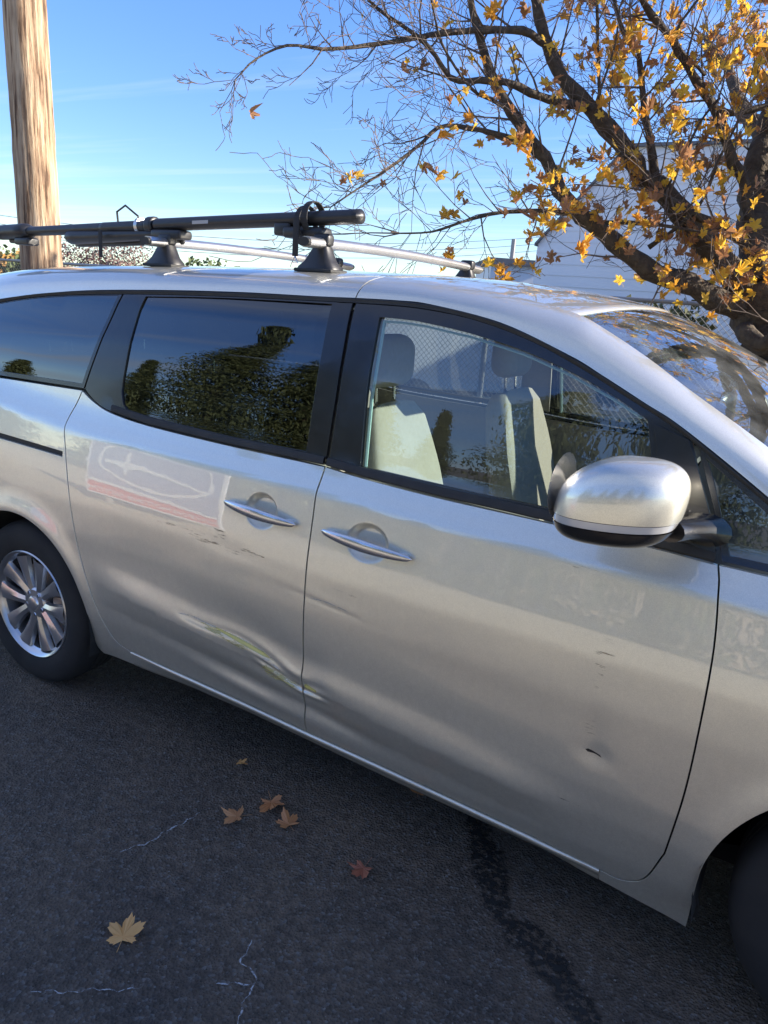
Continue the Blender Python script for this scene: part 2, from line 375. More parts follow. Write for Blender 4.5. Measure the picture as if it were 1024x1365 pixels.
def dents(x, z):
    d = np.zeros_like(x)
    # long scrape fold, rear to front along the sliding door
    lx = np.clip((x+2.17)/.55, 0, 1); zl = .588-.008*np.sin(lx*9)-.075*lx**1.7-.012*sstep(x, -1.75, -1.64)
    on = sstep(x, -2.2, -2.1)*(1-sstep(x, -1.60, -1.50))
    v = z-zl
    amp = .35+.65*sstep(x, -2.1, -1.75)
    d += on*amp*(.0040*np.exp(-.5*(v/.010)**2)-.0035*np.exp(-.5*((v+.022)/.012)**2)+.007*np.exp(-.5*((v-.05)/.045)**2))
    d += on*sstep(x, -1.86, -1.72)*(.0060*np.exp(-.5*((v+.028)/.0055)**2)-.0060*np.exp(-.5*((v+.044)/.0065)**2))
    d += .009*gauss(x, z, -1.74, .50, .15, .028, -.12)
    d += .010*gauss(x, z, -1.86, .425, .17, .022, -.10)-.005*gauss(x, z, -1.86, .375, .18, .016, -.12)
    d += .009*gauss(x, z, -1.62, .455, .09, .030, -.2)-.008*gauss(x, z, -1.66, .51, .06, .015, -.25)
    d += .007*gauss(x, z, -1.50, .385, .11, .017, -.12)
    d += .002*gauss(x, z, -1.95, .87, .10, .02, -.1)-.001*gauss(x, z, -1.85, .84, .12, .02, -.1)
    d += .0009*gauss(x, z, -1.55, .785, .09, .006, -.10)-.0005*gauss(x, z, -1.55, .802, .10, .010, -.10)
    d += .0035*gauss(x, z, -.71, .612, .03, .020, -.1)+.0025*gauss(x, z, -.72, .67, .02, .04)
    d += .003*gauss(x, z, -2.3, .75, .2, .06)+.002*gauss(x, z, -1.1, .7, .25, .05, -.1)
    for hx, hz, rx, rz in HAND:
        r = np.sqrt(((x-hx)/rx)**2+((z-hz)/rz)**2)
        d += .022*(1-sstep(r, .62, 1.0))+.004*np.clip(1-r*r, 0, 1)
    return d
def S(x, z, dent=False):
    x = np.asarray(x, float); z = np.asarray(z, float)
    zs = 1.105-.0207*(x+1.55); zs = zs+np.where(x < -2.6, .10*(x+2.6)**2, 0)
    sh = (zs-1.105)*sstep(z, .85, 1.05)*(1-sstep(z, 1.35, 1.55))
    y = np.interp(z-sh, _t, _y)
    zr = .406-.0985*(x+.76)
    A = .013*sstep(x, -2.72, -2.35)*(1-sstep(x, -.98, -.66))
    t = z-zr
    g = np.where(t > 0, 1-sstep(t, 0, .105), np.clip(1+t/.085, 0, 1))
    y = y-A*g+.10*A*np.exp(-.5*((t-.13)/.04)**2)
    y = y+np.where(x > .15, .30*(x-.15)**2, 0)+np.where(x < -3.3, .22*(x+3.3)**2, 0)
    # wheel arch flares
    for cx, cz in ((0, .352), (-3.06, .352)):
        r = np.hypot(x-cx, z-cz); y = y-.012*np.exp(-.5*((r-.42)/.035)**2)*(z < .95)
    y = y+.02*np.exp(-.5*((z-.33)/.07)**2)*sstep(x, -2.62, -2.75)*0
    if dent: y = y+dents(x, z)
    return y
def side_pt(x, z, off=0, mir=False, dent=False):
    y = float(S(x, z, dent))+off
    return (x, WID-y if mir else y, z)
def panel(name, outer, mat, parent, holes=(), off=0.0, h=.022, fine=(), depth=.012, mir=False, dent=False, gap=.0, rnd=.0009):
    outer = np.array(outer, float)
    if area2(outer) < 0: outer = outer[::-1]
    if gap: outer = offset_poly(outer, gap)
    loops = [outer]+[np.array(q) if area2(q) < 0 else np.array(q)[::-1] for q in holes]   # holes clockwise
    # interior points
    lo, hi = outer.min(0), outer.max(0)
    pts = []
    gx = np.arange(lo[0], hi[0], h); gz = np.arange(lo[1], hi[1], h*.87)
    G = np.array([(x+(h/2 if j % 2 else 0), z) for j, z in enumerate(gz) for x in gx])
    for (a, b, c, d, hh) in fine:
        G = G[~((G[:, 0] > a) & (G[:, 0] < b) & (G[:, 1] > c) & (G[:, 1] < d))]
    for (a, b, c, d, hh) in fine:
        F = np.array([(x+(hh/2 if j % 2 else 0), z) for j, z in enumerate(np.arange(c, d, hh*.87)) for x in np.arange(a, b, hh)])
        G = np.vstack([G, F])
    ok = inpoly(G, outer)
    for q in loops[1:]: ok &= ~inpoly(G, q)
    G = G[ok]
    B = np.vstack(loops)
    if len(G):
        keep = np.ones(len(G), bool)
        for i in range(0, len(G), 4000):
            dd = np.min(np.linalg.norm(G[i:i+4000, None]-B[None], axis=2), axis=1); keep[i:i+4000] = dd > h*.35
        G = G[keep]
    V = [Vector(p) for p in B]+[Vector(p) for p in G]
    E = []; n0 = 0
    for q in loops:
        E += [(n0+i, n0+(i+1) % len(q)) for i in range(len(q))]; n0 += len(q)
    r = delaunay_2d_cdt(V, E, [], 0, 1e-6)
    P = np.array([tuple(v) for v in r[0]]); F = np.array([f for f in r[2]])
    cen = P[F].mean(axis=1); ok = inpoly(cen, outer)
    for q in loops[1:]: ok &= ~inpoly(cen, q)
    F = F[ok]
    sg = np.sign((P[F[:,1],0]-P[F[:,0],0])*(P[F[:,2],1]-P[F[:,0],1])-(P[F[:,2],0]-P[F[:,0],0])*(P[F[:,1],1]-P[F[:,0],1]))
    F[sg < 0] = F[sg < 0][:, ::-1]      # ccw in (x,z) -> normal -Y
    def lift(Q):
        return S(Q[:, 0], Q[:, 1], dent)
    def nrm(Q):
        e = 1e-3
        sx = (S(Q[:, 0]+e, Q[:, 1], dent)-S(Q[:, 0]-e, Q[:, 1], dent))/(2*e)
        sz = (S(Q[:, 0], Q[:, 1]+e, dent)-S(Q[:, 0], Q[:, 1]-e, dent))/(2*e)
        n = np.c_[sx, -np.ones(len(Q)), sz]; return n/np.linalg.norm(n, axis=1)[:, None]
    verts = list(np.c_[P[:, 0], lift(P)+off, P[:, 1]]); nor = list(nrm(P)); faces = [tuple(f) for f in F]
    # edge returns
    for q in loops:
        q = np.array(q); m = len(q)
        e1 = q-np.roll(q, 1, 0); e2 = np.roll(q, -1, 0)-q
        n = np.c_[e1[:, 1]+e2[:, 1], -(e1[:, 0]+e2[:, 0])]; n /= np.linalg.norm(n, axis=1)[:, None]+1e-12
        base = nrm(q); y0 = lift(q)+off; o3 = np.c_[n[:, 0], np.zeros(m), n[:, 1]]
        inn = np.array([0, 1, 0.])
        rings = [(0, 0, base), (rnd*.7, rnd*.3, base*.7+o3*.7), (rnd, rnd, o3+base*.1), (rnd, depth, o3)]
        st = len(verts)
        for (a, b, nn) in rings:
            verts += list(np.c_[q[:, 0]+n[:, 0]*a, y0+b, q[:, 1]+n[:, 1]*a]); nor += list(nn/np.linalg.norm(nn, axis=1)[:, None])
        for k in range(len(rings)-1):
            for i in range(m):
                j = (i+1) % m; faces.append((st+k*m+i, st+(k+1)*m+i, st+(k+1)*m+j, st+k*m+j))
    verts = np.array(verts); nor = np.array(nor)
    if mir:
        verts[:, 1] = WID-verts[:, 1]; nor[:, 1] *= -1; faces = [f[::-1] for f in faces]
    return mesh_obj(name, verts, faces, mat, parent, True, normals=nor)

# ------------------------------------------------------------------ THE VAN
van = empty('minivan', (-1.5, .985, 0), 'silver minivan with dented scraped sliding door and a rack on its roof', 'minivan')
class PP: pass
def vchild(o):
    """children keep world coordinates although the parent sits at the van's base"""
    o.parent = van; o.matrix_parent_inverse = Matrix.Translation((1.5, -.985, 0)); return o
VP = van
_orig_mesh_obj = mesh_obj
def mesh_obj(name, vs, fs, mat, parent=None, smooth=True, normals=None, auto=None):
    o = _orig_mesh_obj(name, vs, fs, mat, None, smooth, normals, auto)
    if parent is not None:
        o.parent = parent; o.matrix_parent_inverse = wm(parent).inverted()
    return o
def wm(o):
    """world matrix without a depsgraph update (all parents here are translations/rotations set on basis)"""
    m = o.matrix_basis.copy()
    if o.parent: m = wm(o.parent) @ o.matrix_parent_inverse @ m
    return m

bgap = [(-1.632, .300), (-1.632, .44), (-1.632, .63), (-1.632, .88), (-1.632, 1.01), (-1.634, 1.118), (-1.632, 1.186)]
scut = [(-2.748, 1.276), (-2.79, 1.162), (-2.768, 1.046), (-2.741, .926), (-2.713, .793), (-2.68, .67), (-2.633, .549), (-2.588, .434), (-2.537, .352), (-2.46, .328)]
sill_s = [(-2.46, .328), (-2.144, .322), (-1.871, .312), (-1.632, .300)]
sill_f = [(-1.632, .300), (-1.368, .290), (-1.107, .277), (-.872, .264), (-.66, .245)]
fcorner = [(-.66, .245), (-.60, .243), (-.545, .285), (-.507, .40)]
fgap = [(-.507, .40), (-.490, .59), (-.487, .778), (-.492, .96), (-.510, 1.10), (-.524, 1.151)]
belt_f = [(-.524, 1.151), (-.644, 1.156), (-.908, 1.163), (-1.247, 1.167), (-1.506, 1.177), (-1.632, 1.186)]
belt_s = [(-1.632, 1.186), (-2.034, 1.190), (-2.388, 1.200), (-2.585, 1.218), (-2.681, 1.244), (-2.748, 1.276)]
def R(s): return s[::-1]
arch_r = [(-3.06+.408*math.cos(a), .352+.408*math.sin(a)) for a in np.linspace(0, math.pi, 24)]
arch_f = [(.0+.422*math.cos(a), .352+.422*math.sin(a)) for a in np.linspace(0, math.pi, 24)]
rail = [(-4.0, 1.40), (-3.65, 1.498), (-3.33, 1.566), (-3.1, 1.602), (-2.9, 1.622), (-2.6, 1.643), (-2.155, 1.662), (-1.744, 1.672), (-1.645, 1.674), (-1.50, 1.676), (-1.392, 1.672), (-1.28, 1.660), (-1.168, 1.639), (-1.06, 1.610), (-.965, 1.575), (-.88, 1.540), (-.798, 1.503), (-.70, 1.460), (-.634, 1.424), (-.454, 1.314), (-.30, 1.215), (-.16, 1.13)]
def rail_between(a, b):
    rr = np.array(catmull(rail, 6)); zz = lambda x: float(np.interp(x, rr[:, 0], rr[:, 1]))
    return [(a, zz(a))]+[(x, z) for x, z in rail if a+.03 < x < b-.03]+[(b, zz(b))]

FINE_S = ((-2.22, -1.63, .33, .66, .0065), (-1.91, -1.745, .945, 1.09, .0042))
FINE_F = ((-1.63, -1.42, .34, .56, .0065), (-1.53, -1.34, .93, 1.075, .0042), (-1.63, -1.44, .76, .83, .0075), (-.78, -.64, .55, .72, .0075))
def build_side(mir):
    tgl = M['clear_glass']
    d = not mir
    fs, ff = (FINE_S, FINE_F) if d else ((), ())
    sd_ = panel('sliding_door', loop([R(bgap), sill_s[::-1], scut[::-1], R(belt_s)][::-1] if False else [scut, sill_s, bgap, belt_s], .016), M['paint'], VP, gap=.0034, h=.016 if d else .03, fine=fs, mir=mir, dent=d)
    fd_ = panel('front_door', loop([R(bgap), sill_f, fcorner, fgap, belt_f], .016), M['paint'], VP, gap=.0034, h=.016 if d else .03, fine=ff, mir=mir, dent=d)
    # rear quarter: slot for the sliding rail is a real opening
    slot = loop([[(-3.86, 1.088), (-2.785, 1.050)], [(-2.785, 1.050), (-2.783, 1.028)], [(-2.783, 1.028), (-3.86, 1.062)], [(-3.86, 1.062), (-3.86, 1.088)]], .03)
    qo = [R([(-2.46, .328), (-2.537, .352), (-2.588, .434), (-2.633, .549), (-2.68, .67), (-2.713, .793), (-2.741, .926), (-2.768, 1.046), (-2.79, 1.162), (-2.748, 1.276)])[::-1],
          ]
    qseg = [R(scut), [(-2.46, .328), (-2.46, .262)], [(-2.46, .262), (-2.60, .255), (-2.661, .267)], arch_r, [arch_r[-1], (-3.49, .235)], [(-3.49, .235), (-3.80, .26)], [(-3.80, .26), (-3.80, .72), (-4.0, .80)], [(-4.0, .80), (-4.02, 1.0), (-4.03, 1.25)], [(-4.03, 1.25), (-3.80, 1.262), (-3.26, 1.268), (-2.974, 1.272), (-2.748, 1.276)]]
    qseg[0] = scut
    qseg = [scut, [(-2.46, .328), (-2.46, .262)], [(-2.46, .262), (-2.56, .261), (-2.622, .262)], [(-2.622, .262), (-2.646, .290), arch_r[0]], arch_r, [arch_r[-1], (-3.472, .24)], [(-3.472, .24), (-3.96, .28)], [(-3.96, .28), (-4.0, .80)], [(-4.0, .80), (-4.02, 1.0), (-4.03, 1.25)], [(-4.03, 1.25), (-3.80, 1.262), (-3.26, 1.268), (-2.974, 1.272), (-2.748, 1.276)]]
    panel('rear_quarter', loop(qseg, .018), M['paint'], VP, holes=[slot], gap=.0026, h=.02, mir=mir)
    panel('rail_slot', loop([[(-3.87, 1.10), (-2.775, 1.062)], [(-2.775, 1.062), (-2.775, 1.018)], [(-2.775, 1.018), (-3.87, 1.05)], [(-3.87, 1.05), (-3.87, 1.10)]], .05), M['rubber'], VP, off=.0115, h=.05, mir=mir)
    # front fender
    fseg = [R(fgap), R(fcorner), [(-.66, .245), (-.66, .203)], [(-.66, .203), (-.53, .184), (-.426, .172)], [(-.426, .172), (-.424, .25), arch_f[-1]], R(arch_f), [arch_f[0], (.424, .20)], [(.424, .20), (.60, .28)], [(.60, .28), (.66, .60), (.80, .70)], [(.80, .70), (.82, .82), (.70, .93), (.40, 1.02), (.1, 1.075), (-.05, 1.10)], [(-.05, 1.10), (-.16, 1.125), (-.20, 1.146)], [(-.20, 1.146), (-.524, 1.151)]]
    panel('front_fender', loop(fseg, .018), M['paint'], VP, gap=.0026, h=.022, mir=mir)
    # sill under the doors: a rounded step that catches a line of light, then tucks under
    P = []
    xs = np.linspace(-2.46, -.66, 60)
    top = np.array(sill_s+sill_f[1:])
    for x in xs:
        zt = float(np.interp(x, top[:, 0], top[:, 1]))-.0035; y0 = float(S(x, zt))
        bot = float(np.interp(x, [-2.46, -1.9, -1.3, -.66], [.262, .255, .225, .203]))
        kk = float(sstep(x, -2.47, -2.15)*(1-sstep(x, -.85, -.65))); sb = lambda zz: float(S(x, zz))-y0
        zm = (zt+bot)/2
        P.append([(x, y0+.020, zt), (x, y0+.004*kk, zt-.001), (x, y0-.003*kk, zt-.005), (x, y0-.0035*kk+.001*(1-kk), zt-.010), (x, y0+.004*kk+sb(zt-.022)*(1-kk), zt-.022), (x, y0+.014*kk+sb(zm)*(1-kk), zm), (x, y0+.024*kk+sb(bot+.012)*(1-kk), bot+.012), (x, y0+.034*kk+sb(bot)*(1-kk), bot), (x, y0+.09, bot-.004)])
    P = np.array(P)
    if mir: P[..., 1] = WID-P[..., 1]
    grid_obj('sill', P, M['paint'], VP, flip=mir)
    # dark shell behind the shut lines
    dlo_f = loop([[(-1.66, 1.165), (-.40, 1.145)], [(-.40, 1.145), (-.30, 1.13)], [(-.30, 1.13), (-.30, 1.19)], R(rail_between(-1.66, -.30))], .05)
    shell = loop([[(-4.0, .30), (-3.49, .27)], R(arch_r_shell), [(-2.62, .27), (-.46, .20)], R(arch_f_shell), [(.45, .30), (.8, .70)], [(.8, .70), (.6, .93), (.1, 1.06), (-.1, 1.10)], [(-.1, 1.10), (-.52, 1.14), (-1.6, 1.165), (-2.5, 1.18), (-2.75, 1.25), (-3.9, 1.24)], [(-3.9, 1.24), (-4.0, .30)]], .05)
    panel('inner_shell', shell, M['void'], VP, off=.030, h=.09, mir=mir, depth=.01)
    # black frames and glass above the belt
    sg_hole = loop([[(-2.545, 1.300), (-2.530, 1.55), (-2.512, 1.628)], [(-2.512, 1.628), (-2.15, 1.645), (-1.722, 1.654)], [(-1.722, 1.654), (-1.712, 1.45), (-1.712, 1.216)], [(-1.712, 1.216), (-2.05, 1.214), (-2.40, 1.222), (-2.515, 1.240), (-2.545, 1.300)]], .025)
    sframe = loop([[(-2.738, 1.283), (-2.69, 1.252), (-2.60, 1.222), (-2.388, 1.206), (-2.034, 1.196), (-1.637, 1.191)], [(-1.637, 1.191), (-1.637, 1.45), (-1.651, 1.670)], R(rail_between(-2.622, -1.651)), [(-2.622, rail_between(-2.622, -1.6)[0][1]), (-2.738, 1.283)]], .025)
    panel('sliding_door_frame', sframe, M['black_trim'], VP, holes=[sg_hole], gap=.002, off=.002, h=.05, mir=mir, depth=.014)
    g = panel('sliding_door_window', offset_poly(sg_hole, -.012), M['tint_glass'] if mir else M['dark_glass'], VP, off=.008, h=.06, mir=mir, depth=.003)
    fg_hole = loop([[(-1.515, 1.204), (-1.532, 1.40), (-1.545, 1.628)], [(-1.545, 1.628), (-1.47, 1.628), (-1.396, 1.624), (-1.244, 1.606), (-1.089, 1.576), (-.956, 1.538), (-.838, 1.494), (-.742, 1.447)], [(-.742, 1.447), (-.715, 1.35), (-.685, 1.19)], [(-.685, 1.19), (-.918, 1.194), (-1.22, 1.197), (-1.515, 1.204)]], .022)
    fframe = loop([[(-1.627, 1.191), (-1.506, 1.182), (-1.247, 1.172), (-.908, 1.168), (-.644, 1.162), (-.530, 1.156)], [(-.530, 1.156), (-.552, 1.227), (-.602, 1.336), (-.640, 1.428)], R(rail_between(-1.641, -.640)), [(-1.641, 1.671), (-1.627, 1.45), (-1.627, 1.191)]], .022)
    panel('front_door_frame', fframe, M['black_trim'], VP, holes=[fg_hole], gap=.002, off=.002, h=.05, mir=mir, depth=.014)
    panel('front_door_window', offset_poly(fg_hole, -.012), M['clear_glass'], VP, off=.010, h=.06, mir=mir, depth=.003)
    # glass edge and channel seen just inside the rear edge of the front window
    mb = MB()
    mb.tube([side_pt(-1.505, 1.200, .018, mir), side_pt(-1.521, 1.40, .018, mir), side_pt(-1.533, 1.618, .018, mir)], .0055, 6); mb.tube([side_pt(*p, .018, mir) for p in ((-1.533, 1.616), (-1.47, 1.617), (-1.396, 1.613), (-1.244, 1.595), (-1.089, 1.565), (-.956, 1.527), (-.838, 1.483), (-.76, 1.447))], .0035, 6)
    # front quarter light
    fq_out = loop([[(-.520, 1.157), (-.20, 1.150)], [(-.20, 1.150), (-.165, 1.133)], R(rail_between(-.628, -.165)), [(-.628, 1.420), (-.59, 1.336), (-.542, 1.227), (-.520, 1.157)]], .02)
    fq_hole = loop([[(-.505, 1.172), (-.29, 1.168)], [(-.29, 1.168), (-.42, 1.262), (-.60, 1.382)], [(-.60, 1.382), (-.574, 1.336), (-.528, 1.227), (-.505, 1.172)]], .02)
    panel('quarter_light_frame', fq_out, M['black_trim'], VP, holes=[fq_hole], gap=.002, off=.002, h=.05, mir=mir)
    panel('quarter_light', offset_poly(fq_hole, -.01), M['clear_glass'], VP, off=.008, h=.05, mir=mir, depth=.003)
    # rear quarter glass, dark border is its own trim
    qg_out = loop([[(-2.745, 1.283), (-2.70, 1.42), (-2.630, rail_between(-2.63, -1.6)[0][1])], rail_between(-3.80, -2.63)[::-1], [(-3.80, rail_between(-3.8, -2)[0][1]), (-3.93, 1.37), (-3.93, 1.30)], [(-3.93, 1.30), (-3.80, 1.273), (-3.26, 1.276), (-2.745, 1.283)]], .025)
    qg_hole = offset_poly(qg_out, .016)
    panel('rear_quarter_frame', qg_out, M['black_trim'], VP, holes=[qg_hole], gap=.001, off=.003, h=.05, mir=mir)
    panel('rear_quarter_window', offset_poly(qg_hole, -.01), M['dark_glass'], VP, off=.005, h=.06, mir=mir, depth=.003)
    # black waist mouldings, proud of the frames
    for a, b, nm in ((-1.628, -.533, 'waist_moulding'), (-2.58, -1.640, 'waist_moulding')):
        xs = np.linspace(a, b, 40); P = []
        bf = np.array((belt_f+belt_s[1:]))[::-1]; bf = bf[np.argsort(bf[:, 0])]
        for x in xs:
            z0 = float(np.interp(x, bf[:, 0], bf[:, 1]))+.003; z1 = z0+.024
            prof = [(z0, .012), (z0, -.001), (z0+.004, -.005), (z1-.006, -.006), (z1, -.003), (z1, .014)]
            P.append([(x, float(S(x, zz))+oo, zz) for zz, oo in prof])
        P = np.array(P)
        if mir: P[..., 1] = WID-P[..., 1]
        grid_obj(nm, P, M['rubber'], VP, flip=not mir, auto=40)
    # drip moulding along the roof edge of the windows
    P = []
    rr = np.array(catmull(rail, 6)); rr = rr[(rr[:, 0] > -3.8) & (rr[:, 0] < -.2)]
    for x, z in rr:
        P.append([(x, float(S(x, z-.010))-.001, z-.012), (x, float(S(x, z))-.006, z-.008), (x, float(S(x, z))-.007, z-.002), (x, float(S(x, z))+.004, z+.002)])
    P = np.array(P)
    if mir: P[..., 1] = WID-P[..., 1]
    grid_obj('drip_moulding', P, M['rubber'], VP, flip=not mir, auto=50)
    # roof side / pillar strip: silver, from the rear over the windows and down the windscreen pillar
    U = [(-4.0,.44,1.575), (-3.7,.38,1.655), (-3.33,.36,1.700), (-2.9,.36,1.725), (-2.5,.36,1.738), (-2.1,.36,1.745), (-1.8,.36,1.746), (-1.645,.358,1.745), (-1.5,.355,1.741), (-1.35,.35,1.731), (-1.192,.33,1.712), (-1.011,.302,1.679), (-.92,.288,1.644), (-.789,.262,1.580), (-.682,.238,1.520), (-.482,.205,1.412), (-.25,.19,1.27), (-.08,.185,1.165), (.03,.185,1.095)]
    L = [(-3.98,1.40), (-3.65,1.500), (-3.33,1.568), (-2.9,1.624), (-2.5,1.651), (-2.1,1.667), (-1.8,1.672), (-1.645,1.676), (-1.5,1.678), (-1.392,1.674), (-1.168,1.641), (-.965,1.577), (-.87,1.537), (-.76,1.487), (-.655,1.438), (-.44,1.309), (-.24,1.178), (-.11,1.112), (-.02,1.086)]
    Uc = np.array(catmull(U, 6)); Lc = np.array(catmull(L, 6))
    P = []
    for u, l in zip(Uc, Lc):
        l3 = np.array([l[0], float(S(l[0], l[1]))-.002, l[1]])
        nS = (float(S(l[0], l[1]+.02))-float(S(l[0], l[1])))/.02
        nn = min(nS, .7)
        kz = np.clip((u[2]-l3[2]), .02, .2)
        ctrl = l3+np.array([(u[0]-l3[0])*.45, nn*kz*.62, kz*.80]); 
        row = [l3+np.array([0, .014, .001])]
        for t in np.linspace(0, 1, 9): row.append((1-t)**2*l3+2*t*(1-t)*ctrl+t*t*u)
        row.append(u+np.array([0, .004, -.010]))
        P.append(row)
    P = np.array(P)
    if mir: P[..., 1] = WID-P[..., 1]
    k = int(np.argmin(abs(Uc[:, 0]+1.645)))
    # a 4 mm gap above the shut line between the doors
    Pa, Pb = P[:k+1].copy(), P[k:].copy(); Pa[-1, :, 0] -= .002; Pb[0, :, 0] += .002
    def lip(row, s): r2 = row.copy(); r2[:, 2] -= .008; r2[:, 1] += (.008 if not mir else -.008); return r2
    Pa = np.concatenate([Pa, lip(Pa[-1], 1)[None]]); Pb = np.concatenate([lip(Pb[0], 1)[None], Pb])
    grid_obj('roof_side', Pa, M['paint'], VP, flip=mir, auto=50); grid_obj('windscreen_pillar', Pb, M['paint'], VP, flip=mir, auto=50)
    gP = np.array(P[k-1:k+2]); gP[:, :, 2] -= .010; gP[..., 1] += (.010 if not mir else -.010)
    grid_obj('roof_seam', gP, M['void'], VP, flip=mir)
    # inner pillar cover and door cards
    Q = P.copy(); Q[..., 1] += (.03 if not mir else -.03); Q[..., 2] -= .022
    grid_obj('inner_header', Q[:, 1:], M['trim'], VP, flip=mir)
    card = loop([[(-1.62, .34), (-.56, .30)], [(-.56, .30), (-.54, 1.13)], [(-.54, 1.13), (-1.60, 1.165)], [(-1.60, 1.165), (-1.62, .34)]], .05)
    panel('door_card', card, M['trim'], VP, off=.065, h=.1, mir=mir)
    card = loop([[(-3.9, .50), (-3.48, .50)], [(-3.48, .50), (-3.3, .80), (-3.06, .86), (-2.8, .80), (-2.62, .50)], [(-2.62, .50), (-1.66, .36)], [(-1.66, .36), (-1.66, 1.17)], [(-1.66, 1.17), (-2.5, 1.195), (-2.7, 1.25), (-3.9, 1.25)], [(-3.9, 1.25), (-3.9, .50)]], .05)
    panel('rear_card', card, M['trim'], VP, off=.065, h=.1, mir=mir)
    # inner faces of the pillars between the doors
    for a, b, c, dd in ((-1.705, -1.555, -1.70, -1.56), (-2.70, -2.54, -2.60, -2.54)):
        pp = loop([[(a, 1.20), (b, 1.20)], [(b, 1.20), (dd, 1.64)], [(dd, 1.64), (c, 1.64)], [(c, 1.64), (a, 1.20)]], .05)
        panel('pillar_trim', pp, M['liner'], VP, off=.045, h=.1, mir=mir)
    mb2 = MB(); mb2.box(-1, -1.0001, 0, .0001, 1, 1.0001)
    mb.build('window_channel', M['glass_edge'], VP)
    return sd_, fd_
def arc(cx, r, a0, a1, n=16): return [(cx+r*math.cos(a), .352+r*math.sin(a)) for a in np.linspace(math.radians(a0), math.radians(a1), n)]
arch_r_shell = [(-2.62, .27)]+arc(-3.06, .412, -8, 188)+[(-3.49, .27)]
arch_f_shell = [(.45, .30)]+arc(0, .427, -6, 200)+[(-.46, .20)]
near_sd, near_fd = build_side(False)
far_sd, far_fd = build_side(True)

# roof, windscreen, bonnet, ends
Ucurve = np.array(catmull([(-4.0,.44,1.575), (-3.7,.38,1.655), (-3.33,.36,1.700), (-2.9,.36,1.725), (-2.5,.36,1.738), (-2.1,.36,1.745), (-1.8,.36,1.746), (-1.645,.358,1.745), (-1.5,.355,1.741), (-1.35,.35,1.731), (-1.192,.33,1.712), (-1.011,.302,1.679), (-.92,.288,1.644), (-.789,.262,1.580), (-.682,.238,1.520), (-.482,.205,1.412), (-.25,.19,1.27), (-.08,.185,1.165), (.03,.185,1.095)], 6))
kh = int(np.argmin(abs(Ucurve[:, 0]+1.011)))
def cross(u, crown, bow, n=25, dy=.0, dz=0.0):
    row = []
    for t in np.linspace(-1, 1, n):
        y = WID/2+t*(WID/2-u[1]-dy); q = 1-abs(t)**2.2
        row.append((u[0]+bow*q, y, u[2]+crown*q+dz))
    return row
P = []
for i in range(0, kh+1):
    u = Ucurve[i]; w = sstep(u[0], -1.9, -1.0)
    P.append(cross(u, .030+.006*w-.0*w, .055*float(w), dy=.004, dz=-.001))
e = np.array(P[-1]); P.append([(x+.006, y, z-.010) for x, y, z in e]); P.append([(x-.02, y, z-.016) for x, y, z in e])
P = np.array([P[0]]+P)
grid_obj('roof', P, M['paint'], VP, flip=True, auto=60)
P = []
ww = Ucurve[kh:]
for i, u in enumerate(ww):
    f = i/(len(ww)-1); P.append(cross(u, .034-.012*f+.012*math.sin(math.pi*f), .058+.14*f, dy=.006, dz=-.006))
grid_obj('windscreen', P, M['shield_glass'], VP, flip=True)
# black border of the windscreen (printed frit) just inside it
for t0, t1 in ((0, .06),):
    Pn = np.array(P); b = Pn[:3].copy(); b[..., 2] -= .006; grid_obj('windscreen_border', b, M['black_trim'], VP, flip=True)
Pn = np.array(P); b = Pn[-8:].copy(); b[..., 2] -= .006; grid_obj('cowl_border', b, M['black_trim'], VP, flip=True)
for sgn in (0, 1):
    b = (Pn[:, :2] if sgn == 0 else Pn[:, -2:]).copy(); b[..., 2] -= .006; grid_obj('pillar_border', b, M['black_trim'], VP, flip=True)
# headliner
P = [cross((u[0], u[1]+.05, u[2]), .02, .0, n=9, dz=-.05) for u in Ucurve[3:kh:5]]
grid_obj('headliner', P, M['liner'], VP)
# bonnet
P = []
for f in np.linspace(0, 1, 16):
    x = .035+.80*f; z = 1.088-.075*f-.11*f**3; ye = float(S(min(x, .82), min(z, 1.05)))+.035+.10*(1-f)*0
    row = []
    for t in np.linspace(-1, 1, 21):
        q = 1-abs(t)**2.5; row.append((x+.12*q, WID/2+t*(WID/2-ye-.02), z+.045*q*(1-.3*f)))
    P.append(row)
P.append([(x+.01, y, z-.03) for x, y, z in P[-1]])
grid_obj('bonnet', P, M['paint'], VP, flip=True, auto=50)
cw = MB()
cw.add([(x, y, z) for x, y, z in np.array(P[0])]+[(x-.09, y, z-.03) for x, y, z in np.array(P[0])], [(i, i+1, 22+i, 21+i) for i in range(20)])
cw.build('cowl', M['rubber'], VP)
def sweep_end(name, prof, xend, sgn, mat, x0, parent=VP):
    """bumper-like skin swept round the end of the van: prof = (z, bulge)"""
    plan = []
    for t in np.linspace(-1, 1, 41):
        y = WID/2+t*(WID/2-.03); q = 1-abs(t)**6
        plan.append((x0+(xend-x0)*(1-abs(t)**7)*(1-.10*abs(t)**2), y))
    P = [[(x+sgn*b*(1-abs((y-WID/2)/(WID/2))**4*.6), y, z) for x, y in plan] for z, b in prof]
    return grid_obj(name, P, mat, parent, flip=(sgn < 0), auto=45)
sweep_end('front_bumper', [(.17, -.08), (.20, -.02), (.30, .01), (.42, .02), (.52, .015), (.60, -.005), (.66, -.02), (.68, -.05)], .96, 1, M['paint'], .52)
sweep_end('grille', [(.66, -.03), (.70, -.02), (.84, -.05), (.92, -.12)], .93, 1, M['black_trim'], .60)
sweep_end('rear_bumper', [(.22, -.06), (.26, 0), (.45, .03), (.60, .03), (.68, .0), (.72, -.05)], -4.07, -1, M['paint'], -3.72)
sweep_end('tailgate', [(.70, -.01), (.90, 0), (1.10, 0), (1.24, -.02), (1.27, -.04)], -4.05, -1, M['paint'], -3.90)
